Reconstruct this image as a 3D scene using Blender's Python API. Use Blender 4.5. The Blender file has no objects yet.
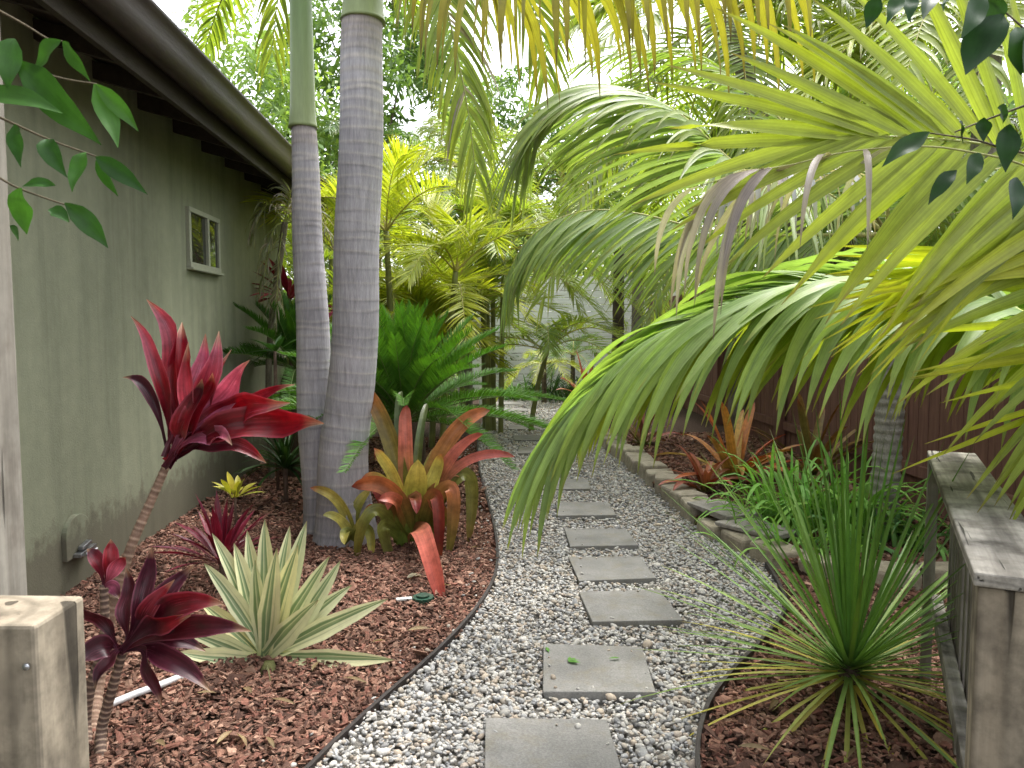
import bpy, math, random
import numpy as np
from mathutils import Vector
random.seed(7)
RNG = np.random.default_rng(11)
R = math.radians
SC = bpy.context.scene
COL = SC.collection

# ------------------------------------------------------------------ camera
CAM_H = 1.45; PITCH = R(4.2); F = 760.0
cam = bpy.data.cameras.new('camera'); cam_o = bpy.data.objects.new('camera', cam); COL.objects.link(cam_o)
cam.sensor_width = 36; cam.lens = F / 1024 * 36; cam.clip_start = 0.05; cam.clip_end = 500
cam_o.location = (0, 0, CAM_H); cam_o.rotation_euler = (R(90) - PITCH, 0, 0)
cam.dof.use_dof = True; cam.dof.focus_distance = 4.2; cam.dof.aperture_fstop = 9.0
SC.camera = cam_o
cp, sp_ = math.cos(PITCH), math.sin(PITCH)
def ray(px, py):
    dx = (px - 512) / F; dy = (384 - py) / F
    return Vector((dx, cp + dy * sp_, -sp_ + dy * cp))
def P(px, py, Y):
    r = ray(px, py); return Vector((0, 0, CAM_H)) + r * (Y / r.y)
def G(px, py, z=0.0):
    r = ray(px, py); return Vector((0, 0, CAM_H)) + r * ((z - CAM_H) / r.z)

# ------------------------------------------------------------------ mesh collector
def unit(a): return a / np.maximum(np.linalg.norm(a, axis=-1, keepdims=True), 1e-9)
class MB:
    def __init__(s): s.v = []; s.q = []; s.t = []; s.c = []; s.uv = []; s.n = 0
    def add(s, v, q=None, t=None, c=(1, 1, 1), uv=None):
        v = np.asarray(v, dtype=np.float64).reshape(-1, 3); k = len(v)
        if q is not None and len(q): s.q.append(np.asarray(q, dtype=np.int64).reshape(-1, 4) + s.n)
        if t is not None and len(t): s.t.append(np.asarray(t, dtype=np.int64).reshape(-1, 3) + s.n)
        c = np.asarray(c, dtype=np.float64)
        s.c.append(np.broadcast_to(c, (k, 3)) if c.ndim == 1 else c.reshape(-1, 3))
        s.uv.append(np.zeros((k, 2)) if uv is None else np.asarray(uv).reshape(-1, 2))
        s.v.append(v); s.n += k
    def build(s, name, mat, parent=None, origin=None, smooth=True, bevel=0):
        root = parent
        while root is not None and root.parent is not None: root = root.parent
        off = Vector((0, 0, 0))
        if root is not None: off = root.location
        elif origin is not None: off = Vector(origin)
        me = bpy.data.meshes.new(name)
        v = np.concatenate(s.v) - np.array(off)
        Q = np.concatenate(s.q) if s.q else np.zeros((0, 4), int)
        T = np.concatenate(s.t) if s.t else np.zeros((0, 3), int)
        loops = np.concatenate([Q.ravel(), T.ravel()]).astype(np.int32)
        starts = np.concatenate([np.arange(len(Q)) * 4, len(Q) * 4 + np.arange(len(T)) * 3]).astype(np.int32)
        me.vertices.add(len(v)); me.vertices.foreach_set('co', v.astype(np.float32).ravel())
        me.loops.add(len(loops)); me.loops.foreach_set('vertex_index', loops)
        me.polygons.add(len(starts)); me.polygons.foreach_set('loop_start', starts)
        me.polygons.foreach_set('use_smooth', np.full(len(starts), bool(smooth)))
        uvl = me.uv_layers.new(name='UVMap'); uvs = np.concatenate(s.uv)
        uvl.data.foreach_set('uv', uvs[loops].astype(np.float32).ravel())
        at = me.attributes.new('Col', 'FLOAT_COLOR', 'POINT')
        c4 = np.ones((len(v), 4), np.float32); c4[:, :3] = np.concatenate(s.c)
        at.data.foreach_set('color', c4.ravel())
        me.update(calc_edges=True); me.validate()
        for m in (mat if isinstance(mat, (list, tuple)) else [mat]): me.materials.append(m)
        o = bpy.data.objects.new(name, me); COL.objects.link(o)
        if parent is not None: o.parent = parent
        else: o.location = off
        if bevel:
            b = o.modifiers.new('bevel', 'BEVEL'); b.width = bevel; b.segments = 2; b.limit_method = 'ANGLE'; b.angle_limit = R(40)
        return o
def tag(o, label, cat, group=None, kind=None):
    if label: o['label'] = label
    if cat: o['category'] = cat
    if group: o['group'] = group
    if kind: o['kind'] = kind
    return o
def thing(name, loc, label, cat, group=None):
    o = bpy.data.objects.new(name, None); COL.objects.link(o); o.location = loc; o.empty_display_size = .1
    return tag(o, label, cat, group)
def struct(o): o['kind'] = 'structure'; return o

# ------------------------------------------------------------------ primitives
BOXQ = [[0, 3, 2, 1], [4, 5, 6, 7], [0, 1, 5, 4], [1, 2, 6, 5], [2, 3, 7, 6], [3, 0, 4, 7]]
def box(mb, c, size, rz=0.0, c_=(1, 1, 1), rot=None, warp=0.0):
    x, y, z = [k / 2 for k in size]
    v = np.array([[-x, -y, -z], [x, -y, -z], [x, y, -z], [-x, y, -z], [-x, -y, z], [x, -y, z], [x, y, z], [-x, y, z]])
    if warp: v = v + RNG.uniform(-warp, warp, v.shape)
    if rot is not None: v = v @ np.array(rot).T
    else:
        cs, sn = math.cos(rz), math.sin(rz); v = v @ np.array([[cs, -sn, 0], [sn, cs, 0], [0, 0, 1]]).T
    mb.add(v + np.array(c), q=BOXQ, c=c_)
def boxl(mb, a, b, w, h, c_=(1, 1, 1), up=(0, 0, 1)):
    """beam from a to b, width w (sideways), height h (along up)"""
    a = np.array(a, float); b = np.array(b, float); t = unit(b - a); s = unit(np.cross(t, np.array(up, float))); n = np.cross(s, t)
    v = []
    for p in (a, b):
        for (i, j) in ((-1, -1), (1, -1), (1, 1), (-1, 1)): v.append(p + s * i * w / 2 + n * j * h / 2)
    mb.add(np.array(v), q=[[0, 1, 2, 3], [7, 6, 5, 4], [0, 4, 5, 1], [1, 5, 6, 2], [2, 6, 7, 3], [3, 7, 4, 0]], c=c_)
def catmull(pts, n):
    p = np.array([list(q) for q in pts], float)
    if len(p) == 2: p = np.array([p[0], (p[0] + p[1]) / 2, p[1]])
    p = np.vstack([2 * p[0] - p[1], p, 2 * p[-1] - p[-2]])
    out = []; seg = len(p) - 3
    for t in np.linspace(0, seg - 1e-6, n):
        i = int(t); f = t - i; a, b, c, d = p[i:i + 4]
        out.append(.5 * ((2 * b) + (c - a) * f + (2 * a - 5 * b + 4 * c - d) * f * f + (3 * b - a - 3 * c + d) * f ** 3))
    out = np.array(out)
    L = np.concatenate([[0], np.cumsum(np.linalg.norm(np.diff(out, axis=0), axis=1))]); u = np.linspace(0, L[-1], n)
    return np.stack([np.interp(u, L, out[:, k]) for k in range(3)], 1)
def tube(mb, pts, rad, ns=8, col=(1, 1, 1), cap=True):
    p = np.array([list(q) for q in pts], float); n = len(p); rad = np.broadcast_to(np.asarray(rad, float), (n,))
    T = unit(np.gradient(p, axis=0)); ref = np.array([0.31, 1, .1]) if abs(T[:, 1]).mean() < .8 else np.array([1, .1, .2])
    A = unit(np.cross(T, ref)); B = np.cross(T, A)
    a = np.linspace(0, 2 * math.pi, ns, endpoint=False)
    ring = np.cos(a)[None, :, None] * A[:, None] + np.sin(a)[None, :, None] * B[:, None]
    v = (p[:, None] + ring * rad[:, None, None]).reshape(-1, 3)
    i = np.arange(n - 1)[:, None] * ns; j = np.arange(ns)[None]; j2 = (j + 1) % ns
    q = np.stack([i + j, i + j2, i + ns + j2, i + ns + j], -1).reshape(-1, 4)
    uv = np.stack(np.meshgrid(np.linspace(0, 1, n), np.linspace(0, 1, ns), indexing='ij')[::-1], -1).reshape(-1, 2)
    c = np.asarray(col, float)
    if c.ndim == 2: c = np.repeat(c, ns, axis=0)
    t = None
    if cap:
        v = np.vstack([v, p[:1], p[-1:]]); uv = np.vstack([uv, [[0, 0], [0, 1]]])
        if c.ndim == 2: c = np.vstack([c, c[:1], c[-1:]])
        k = n * ns; t = []
        for jj in range(ns):
            t.append([k, (jj + 1) % ns, jj]); t.append([k + 1, (n - 1) * ns + jj, (n - 1) * ns + (jj + 1) % ns])
    mb.add(v, q=q, t=t, c=c, uv=uv)
def prism(mb, poly, z0, z1, c_=(1, 1, 1)):
    n = len(poly); from mathutils.geometry import tessellate_polygon
    tr = tessellate_polygon([[Vector((p[0], p[1], 0)) for p in poly]])
    v = [[p[0], p[1], z0] for p in poly] + [[p[0], p[1], z1] for p in poly]
    ar = sum(poly[i][0] * poly[(i + 1) % n][1] - poly[(i + 1) % n][0] * poly[i][1] for i in range(n))
    t = []
    for a, b, c in tr:
        s = (poly[b][0] - poly[a][0]) * (poly[c][1] - poly[a][1]) - (poly[c][0] - poly[a][0]) * (poly[b][1] - poly[a][1])
        if s < 0: b, c = c, b
        t.append([n + a, n + b, n + c]); t.append([a, c, b])
    q = []
    for i in range(n):
        j = (i + 1) % n; q.append([i, j, n + j, n + i] if ar > 0 else [j, i, n + i, n + j])
    mb.add(v, q=q, t=t, c=c_)

# ------------------------------------------------------------------ leaves
def lerpstops(C, s):
    """C: list of (pos, (K,3) or (3,))"""
    for k in range(len(C) - 1):
        (a, ca), (b, cb) = C[k], C[k + 1]
        if s <= b or k == len(C) - 2:
            f = min(1, max(0, (s - a) / max(1e-6, b - a))); return np.asarray(ca, float) * (1 - f) + np.asarray(cb, float) * f
PROF = {
 'palm': lambda s: np.interp(s, [0, .06, .18, .45, .8, 1], [.45, .8, 1, .95, .5, .03]),
 'strap': lambda s: np.interp(s, [0, .1, .5, .8, .93, 1], [.8, .85, 1, .75, .4, .03]),
 'brom': lambda s: np.interp(s, [0, .15, .45, .8, .92, .97, 1], [1.2, 1.05, .95, .8, .55, .34, .04]),
 'agave': lambda s: np.interp(s, [0, .15, .5, .8, .92, 1], [.62, .62, 1, .62, .3, .02]),
 'ti': lambda s: np.interp(s, [0, .05, .2, .3, .45, .6, .75, .9, 1], [.3, .22, .24, .5, .9, 1, .85, .4, .03]),
 'yucca': lambda s: np.interp(s, [0, .04, .12, .5, .85, 1], [1.5, 1.2, .85, 1, .5, .04]),
 'leaf': lambda s: np.interp(s, [0, .08, .25, .45, .65, .85, 1], [.06, .35, .85, 1, .82, .36, .02]),
 'needle': lambda s: np.interp(s, [0, .5, 1], [1, .9, .1]),
}
def strip(mb, pos, side, nrm, w, m, fold, col):
    """pos,side,nrm,col: (n+1,K,3); w (n+1,K)"""
    n1, K = w.shape
    vs = np.linspace(-1, 1, m + 1)
    v = pos[:, None] + side[:, None] * (vs[None, :, None, None] * w[:, None, :, None] / 2) + nrm[:, None] * (fold * np.abs(vs)[None, :, None, None] * w[:, None, :, None] / 2)
    c = np.broadcast_to(col[:, None], v.shape)
    uv = np.zeros(v.shape[:3] + (2,)); uv[..., 0] = (vs / 2 + .5)[None, :, None]; uv[..., 1] = np.linspace(0, 1, n1)[:, None, None]
    idx = np.arange(n1 * (m + 1) * K).reshape(n1, m + 1, K)
    q = np.stack([idx[:-1, :-1], idx[:-1, 1:], idx[1:, 1:], idx[1:, :-1]], -1).reshape(-1, 4)
    mb.add(v, q=q, c=c.reshape(-1, 3), uv=uv)
def blades(mb, Pp, D, L, W, S, C, n=6, m=2, droop=0.0, prof='palm', fold=.25, twist=0.0, flat=False):
    Pp = np.asarray(Pp, float); K = len(Pp); D = unit(np.asarray(D, float)); S = np.asarray(S, float)
    L = np.broadcast_to(np.asarray(L, float), (K,)); W = np.broadcast_to(np.asarray(W, float), (K,))
    dr = np.broadcast_to(np.asarray(droop, float), (K,)); tw = np.broadcast_to(np.asarray(twist, float), (K,))
    pos = Pp.copy(); d = D.copy(); po, so, no, wo, co = [], [], [], [], []
    for i in range(n + 1):
        s = i / n
        sd = unit(S - (S * d).sum(1, keepdims=True) * d); nr = np.cross(sd, d)
        a = (tw * s)[:, None]; sd2 = sd * np.cos(a) + nr * np.sin(a); nr2 = np.cross(sd2, d)
        sg = np.where(nr2[:, 2:3] < 0, -1, 1); nr2 = nr2 * sg
        po.append(pos.copy()); so.append(sd2); no.append(nr2); wo.append(W * PROF[prof](s))
        co.append(np.broadcast_to(lerpstops(C, s), (K, 3)))
        pos = pos + d * (L / n)[:, None]
        d = d + np.array([0, 0, -1.0]) * (dr * (0.5 + s) / n)[:, None]; d = unit(d)
    strip(mb, np.array(po), np.array(so), np.array(no), np.array(wo), m, fold, np.array(co))
def bez_leaf(mb, p0, p1, p2, W, nh, C, n=12, m=4, prof='ti', fold=.35, wave=0.0, roll=0.0):
    """one leaf along a quadratic Bezier, blade normal close to nh"""
    p0, p1, p2, nh = [np.array(list(x), float) for x in (p0, p1, p2, nh)]
    s = np.linspace(0, 1, n + 1)[:, None]
    pos = (1 - s) ** 2 * p0 + 2 * s * (1 - s) * p1 + s ** 2 * p2
    T = unit(np.gradient(pos, axis=0)); sd = unit(np.cross(T, nh)); nr = np.cross(sd, T)
    a = roll * s; sd, nr = sd * np.cos(a) + nr * np.sin(a), nr * np.cos(a) - sd * np.sin(a)
    if wave:
        ph = RNG.uniform(0, 6); k = RNG.uniform(2, 3.5)
        pos = pos + nr * (wave * W * np.sin(s * k * 3.1 + ph)); aa = wave * .8 * np.sin(s * k * 4 + ph * 1.7)
        sd, nr = sd * np.cos(aa) + nr * np.sin(aa), nr * np.cos(aa) - sd * np.sin(aa)
    w = W * PROF[prof](s[:, 0]); col = np.array([lerpstops(C, x) for x in s[:, 0]])
    strip(mb, pos[:, None], sd[:, None], nr[:, None], w[:, None], m, fold, col[:, None])
def jitcol(c, K, a=.15, b=.08):
    c = np.asarray(c, float); k = RNG.normal(1, a, (K, 1)); h = RNG.normal(0, b, (K, 1))
    return np.clip(c * k * (1 + np.hstack([h, h * .3, -h])), .002, .95)
def mixcol(c1, c2, f): f = np.asarray(f)[:, None]; return np.asarray(c1, float) * (1 - f) + np.asarray(c2, float) * f

def frond(parent, ctrl, pairs=45, L=.6, W=.03, up=(0, 0, 1), a0=70, a1=22, v=15, droop=1.2, c1=(.17, .25, .07), c2=(.3, .3, .04), yel=.25,
          tip=(.16, .1, .04), tipat=.93, start=.12, r0=.012, m=2, n=7, mr=None, ml=None, rc=(.3, .33, .1), lp=(.6, 1.0, .55), jit=.1, dead=0.0, fold=.28, name='frond', label=None, tw=.5, sidedroop=None, wtip=.6, ap=1.2, sa=0.0, drj=.2, keep=False):
    c2 = np.array(c2) * np.array([.88, 1.06, 1.15]) if not keep else c2
    pts = catmull(ctrl, 48); t = np.linspace(0, 1, 48); N = pairs
    tk = start + (1 - start) * np.linspace(0, 1, N) ** .95
    mb = MB(); up = np.asarray(up, float)
    TT = unit(np.gradient(pts, axis=0))
    for sg in (-1, 1):
        tj = np.clip(tk + RNG.uniform(-.4, .4, N) / N * .8, 0, 1)
        pos = np.stack([np.interp(tj, t, pts[:, k]) for k in range(3)], 1)
        T = unit(np.stack([np.interp(tj, t, TT[:, k]) for k in range(3)], 1))
        Nn = unit(up - (T * up).sum(1, keepdims=True) * T); S = np.cross(T, Nn) * sg
        f = np.clip((tj - start) / (1 - start), 0, 1); a = R(1) * (a0 + (a1 - a0) * f ** ap) + (R(sa) if sg < 0 else 0) + RNG.normal(0, jit * .6, N)
        vv = R(v) + RNG.normal(0, jit, N)
        D = np.cos(a)[:, None] * T + np.sin(a)[:, None] * (S * np.cos(vv)[:, None] + Nn * np.sin(vv)[:, None])
        Lk = L * np.interp(f, [0, .35, .75, 1], [lp[0], lp[1], (lp[1] + lp[2]) / 2, lp[2]]) * RNG.uniform(.88, 1.08, N)
        Wk = W * np.interp(f, [0, .3, .8, 1], [.75, 1, .85, wtip]) * RNG.uniform(.85, 1.12, N)
        g = np.clip(RNG.normal(yel, .16, N), 0, 1)
        cb = jitcol(mixcol(c1, c2, g), N, .1, .05); cm = jitcol(mixcol(c1, c2, np.clip(g + .1, 0, 1)), N, .06, .03)
        ct = np.asarray(tip) * RNG.uniform(.6, 1.2, (N, 1))
        dd = RNG.uniform(0, 1, N) < dead
        cb[dd] = np.array([.3, .24, .2]) * RNG.uniform(.7, 1.2, (dd.sum(), 1)); cm[dd] = np.array([.36, .31, .29]) * RNG.uniform(.7, 1.1, (dd.sum(), 1))
        dr = droop * RNG.uniform(1 - drj, 1 + drj, N) * (1 if (sidedroop is None or sg > 0) else sidedroop)
        blades(mb, pos, D, Lk, Wk, T, [(0, cb), (.5, cm), (tipat, cm * np.array([1.05, 1, .9])), (1, ct)], n=n, m=m, droop=dr, prof='palm', fold=fold, twist=RNG.normal(0, tw, N))
    o = mb.build(name, ml or M['palm'], parent)
    if label: o['label'] = label
    rb = MB(); tube(rb, pts, np.interp(t, [0, .15, 1], [r0 * 1.7, r0, r0 * .2]), 6, rc); rb.build('rachis', mr or M['rachis'], o)
    return o
def gfrond(parent, c, az, el, length, sag, **k):
    d = np.array([math.cos(az) * math.cos(el), math.sin(az) * math.cos(el), math.sin(el)])
    sw = RNG.normal(0, .08); sd = np.array([-math.sin(az), math.cos(az), 0]) * sw
    ctrl = [np.array(c) + d * length * s + np.array([0, 0, -sag * length * s * s]) + sd * length * s * s for s in np.linspace(0, 1, 6)]
    return frond(parent, ctrl, **k)
# ------------------------------------------------------------------ materials
M = {}
def mat(name):
    m = bpy.data.materials.new(name); m.use_nodes = True; nt = m.node_tree; nt.nodes.clear()
    out = nt.nodes.new('ShaderNodeOutputMaterial'); return m, nt, out
def nd(nt, typ, **k):
    n = nt.nodes.new('ShaderNode' + typ)
    for a, b in k.items():
        if a.startswith('i_'): n.inputs[a[2:].replace('_', ' ')].default_value = b
        else: setattr(n, a, b)
    return n
def noise(nt, vec, scale, detail=4, rough=.55, stretch=None):
    if stretch is not None:
        mp = nd(nt, 'Mapping'); mp.inputs['Scale'].default_value = stretch; nt.links.new(vec, mp.inputs['Vector']); vec = mp.outputs[0]
    n = nd(nt, 'TexNoise'); n.inputs['Scale'].default_value = scale; n.inputs['Detail'].default_value = detail; n.inputs['Roughness'].default_value = rough
    nt.links.new(vec, n.inputs['Vector']); return n.outputs['Fac']
def ramp(nt, fac, stops):
    r = nd(nt, 'ValToRGB'); e = r.color_ramp.elements
    while len(e) < len(stops): e.new(.5)
    for k, (p, c) in enumerate(stops): e[k].position = p; e[k].color = (*c, 1) if len(c) == 3 else c
    nt.links.new(fac, r.inputs[0]); return r.outputs[0]
def mix(nt, a, b, fac, mode='MIX'):
    n = nd(nt, 'Mix', data_type='RGBA', blend_type=mode)
    for k, s in ((6, a), (7, b), (0, fac)):
        if isinstance(s, (int, float)): n.inputs[k].default_value = s
        elif isinstance(s, tuple): n.inputs[k].default_value = (*s, 1)
        else: nt.links.new(s, n.inputs[k])
    return n.outputs[2]
def bump(nt, h, strength, dist=.01):
    b = nd(nt, 'Bump'); b.inputs['Strength'].default_value = strength; b.inputs['Distance'].default_value = dist
    nt.links.new(h, b.inputs['Height']); return b.outputs[0]
def princ(nt, col, rough=.6, normal=None, spec=.5, metal=0):
    p = nd(nt, 'BsdfPrincipled')
    if isinstance(col, tuple): p.inputs['Base Color'].default_value = (*col, 1)
    else: nt.links.new(col, p.inputs['Base Color'])
    if isinstance(rough, (int, float)): p.inputs['Roughness'].default_value = rough
    else: nt.links.new(rough, p.inputs['Roughness'])
    p.inputs['Specular IOR Level'].default_value = spec; p.inputs['Metallic'].default_value = metal
    if normal is not None: nt.links.new(normal, p.inputs['Normal'])
    return p
G3 = lambda a: (a, a, a)
def leafmat(name, rough=.42, trans=.3, streak=.22, freq=26, spot=.15, spec=.4, stripe=None, bmp=.25, tcol=(1.25, 1.2, .55)):
    m, nt, out = mat(name); a = nd(nt, 'Attribute', attribute_name='Col'); uv = nd(nt, 'UVMap'); tc = nd(nt, 'TexCoord')
    col = a.outputs['Color']
    st = noise(nt, uv.outputs[0], 1, 3, .6, (freq, 1.3, 1))
    if stripe: col = stripe(nt, col, uv)
    col = mix(nt, col, ramp(nt, st, [(.3, G3(1 - streak * 1.6)), (.7, G3(1 + streak))]), 1.0, 'MULTIPLY')
    sp = noise(nt, tc.outputs['Object'], 14, 5, .7)
    col = mix(nt, col, ramp(nt, sp, [(.3, G3(1 - spot)), (.65, G3(1 + spot * .8))]), 1.0, 'MULTIPLY')
    h = nt.nodes.new('ShaderNodeMath'); h.operation = 'MULTIPLY'; nt.links.new(st, h.inputs[0]); h.inputs[1].default_value = 1
    p = princ(nt, col, ramp(nt, sp, [(.3, G3(rough - .08)), (.7, G3(rough + .15))]), bump(nt, st, bmp, .002), spec)
    t = nd(nt, 'BsdfTranslucent'); nt.links.new(mix(nt, col, tcol, 1.0, 'MULTIPLY'), t.inputs[0])
    mx = nd(nt, 'MixShader'); mx.inputs[0].default_value = trans
    nt.links.new(p.outputs[0], mx.inputs[1]); nt.links.new(t.outputs[0], mx.inputs[2]); nt.links.new(mx.outputs[0], out.inputs[0])
    M[name] = m
leafmat('palm', .46, .42, .22, 9, spec=.28, tcol=(1.12, 1.25, .5))
leafmat('palm_far', .42, .42, .1, 6, bmp=0, tcol=(1.15, 1.25, .5))
leafmat('cycad', .55, .24, .05, 5, .3, spec=.15, tcol=(1.1, 1.25, .3))
leafmat('strap_leaf', .48, .28, .15, 10, spec=.25, tcol=(1.1, 1.25, .5))
leafmat('glossy', .45, .2, .1, 4, .25, spec=.22, tcol=(1.2, 1.4, .5))
leafmat('brom', .38, .16, .22, 7, .35, spec=.35, tcol=(1.3, 1, .6))
def tistripe(nt, col, uv):
    n = noise(nt, uv.outputs[0], 1, 4, .6, (16, .9, 1)); n2 = noise(nt, nd(nt, 'TexCoord').outputs['Object'], 9, 3, .6)
    sx = nd(nt, 'SeparateXYZ'); nt.links.new(uv.outputs[0], sx.inputs[0])
    ed = ramp(nt, sx.outputs[0], [(.0, G3(1)), (.05, G3(.8)), (.1, G3(0)), (.9, G3(0)), (.95, G3(.8)), (1, G3(1))])
    k = mix(nt, ramp(nt, n, [(.56, G3(0)), (.62, G3(.8))]), ramp(nt, n2, [(.5, G3(0)), (.62, G3(1))]), 1.0, 'MULTIPLY')
    k = mix(nt, k, ed, .55, 'LIGHTEN'); pk = mix(nt, col, (2.2, 4.5, 4), 1.0, 'MULTIPLY'); pk = mix(nt, pk, (.4, .12, .17), .5)
    return mix(nt, col, pk, k)
leafmat('ti', .4, .16, .35, 5, .35, spec=.4, stripe=tistripe, tcol=(1.4, .6, .6))
leafmat('tree_leaf', .5, .42, .05, 3, .2, bmp=0)
def agstripe(nt, col, uv):
    sx = nd(nt, 'SeparateXYZ'); nt.links.new(uv.outputs[0], sx.inputs[0])
    n = noise(nt, uv.outputs[0], 1, 2, .5, (9, .8, 1))
    ad = nd(nt, 'Math', operation='MULTIPLY_ADD'); nt.links.new(n, ad.inputs[0]); ad.inputs[1].default_value = .26; nt.links.new(sx.outputs[0], ad.inputs[2])
    g = ramp(nt, ad.outputs[0], [(.3, G3(0)), (.335, G3(1)), (.43, G3(1)), (.47, G3(.15)), (.55, G3(.9)), (.64, G3(1)), (.69, G3(.0)), (.78, G3(.0)), (.8, G3(.55)), (.84, G3(0))])
    return mix(nt, col, (.17, .25, .11), g)
leafmat('agave', .4, .15, .08, 6, .1, stripe=agstripe, tcol=(1.1, 1.1, .7))
def simple(name, col, rough=.6, ns=8, amp=.2, bs=.2, spec=.4, stretch=None, attr=False, metal=0, bd=.01, det=6):
    m, nt, out = mat(name); tc = nd(nt, 'TexCoord'); vec = tc.outputs['Object']
    f = noise(nt, vec, ns, det, .6, stretch)
    base = nd(nt, 'Attribute', attribute_name='Col').outputs['Color'] if attr else col
    c = mix(nt, base, ramp(nt, f, [(.28, G3(1 - amp)), (.72, G3(1 + amp))]), 1.0, 'MULTIPLY')
    f2 = noise(nt, vec, ns * 5.3, 4, .65, stretch)
    c = mix(nt, c, ramp(nt, f2, [(.3, G3(1 - amp * .6)), (.7, G3(1 + amp * .5))]), 1.0, 'MULTIPLY')
    p = princ(nt, c, rough, bump(nt, f2, bs, bd), spec, metal); nt.links.new(p.outputs[0], out.inputs[0]); M[name] = m; return m
simple('rachis', (1, 1, 1), .5, 20, .2, .1, attr=True)
simple('trunk', (1, 1, 1), .85, 4, .24, .5, .2, (14, 14, 1.2), True, bd=.006)
simple('bark', (1, 1, 1), .9, 9, .35, .6, .15, (3, 3, 1), True, bd=.02)
simple('stem', (1, 1, 1), .8, 30, .3, .5, .2, None, True, bd=.004)
simple('shaft', (1, 1, 1), .45, 4, .12, .1, .4, (6, 6, .6), True)
simple('stone', (1, 1, 1), .75, 40, .18, .25, .3, None, True, bd=.004)
simple('chip', (1, 1, 1), .85, 60, .3, .5, .2, None, True, bd=.004)
simple('soil', (.075, .05, .038), .95, 40, .4, .8, .1, bd=.02)
simple('gravel_base', (.3, .28, .25), .95, 60, .5, .8, .2, bd=.02)
simple('ground', (.07, .06, .04), .95, 2, .35, .6, .1, bd=.03)
simple('block', (1, 1, 1), .92, 18, .3, .7, .15, None, True, bd=.006)
simple('gutter', (.026, .0155, .015), .48, 6, .25, .1, .3, (.6, .6, 3))
simple('eave', (.035, .028, .022), .75, 8, .3, .3, .25, (3, .5, 3))
simple('roofing', (.06, .055, .05), .95, 12, .3, .7, .1)
simple('white_frame', (.3, .31, .24), .55, 8, .12, .1)
simple('white_paint', (.8, .8, .77), .6, 3, .14, .1, stretch=(.4, 1, 3))
simple('metal', (.35, .36, .38), .35, 30, .3, .2, .5, metal=.9)
simple('edging', (.025, .018, .016), .55, 30, .3, .2, .4)
simple('plastic', (1, 1, 1), .4, 30, .1, .1, .5, attr=True)
simple('brownfence', (.17, .086, .066), .8, 3, .3, .4, .2, (8, 8, .5), bd=.004)
# painted stucco: olive, stained downwards
m, nt, out = mat('stucco'); tc = nd(nt, 'TexCoord'); v = tc.outputs['Object']
big = noise(nt, v, .9, 5, .6); strk = noise(nt, v, 1.4, 5, .65, (1, 2.2, .16)); fine = noise(nt, v, 90, 5, .7); med = noise(nt, v, 12, 5, .6)
c = ramp(nt, big, [(.3, (.2, .212, .146)), (.7, (.25, .26, .182))])
c = mix(nt, c, ramp(nt, strk, [(.38, G3(.78)), (.5, G3(1)), (.66, G3(1.1))]), .8, 'MULTIPLY')
c = mix(nt, c, ramp(nt, med, [(.3, G3(.93)), (.7, G3(1.06))]), 1., 'MULTIPLY')
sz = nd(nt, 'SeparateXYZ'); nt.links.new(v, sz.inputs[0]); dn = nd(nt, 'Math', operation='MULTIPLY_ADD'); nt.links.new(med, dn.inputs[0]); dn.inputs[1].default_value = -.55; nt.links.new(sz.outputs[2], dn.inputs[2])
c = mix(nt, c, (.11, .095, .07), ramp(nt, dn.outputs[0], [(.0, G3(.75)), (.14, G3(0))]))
drip = noise(nt, v, 1.0, 3, .6, (1, 7, .35)); c = mix(nt, c, ramp(nt, drip, [(.33, G3(.82)), (.45, G3(1)), (.68, G3(1)), (.74, G3(1.12))]), .7, 'MULTIPLY')
ad = nd(nt, 'Math', operation='MULTIPLY_ADD'); nt.links.new(med, ad.inputs[0]); ad.inputs[1].default_value = .6; nt.links.new(fine, ad.inputs[2])
p = princ(nt, c, .9, bump(nt, ad.outputs[0], .45, .006), .2); nt.links.new(p.outputs[0], out.inputs[0]); M['stucco'] = m
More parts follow.
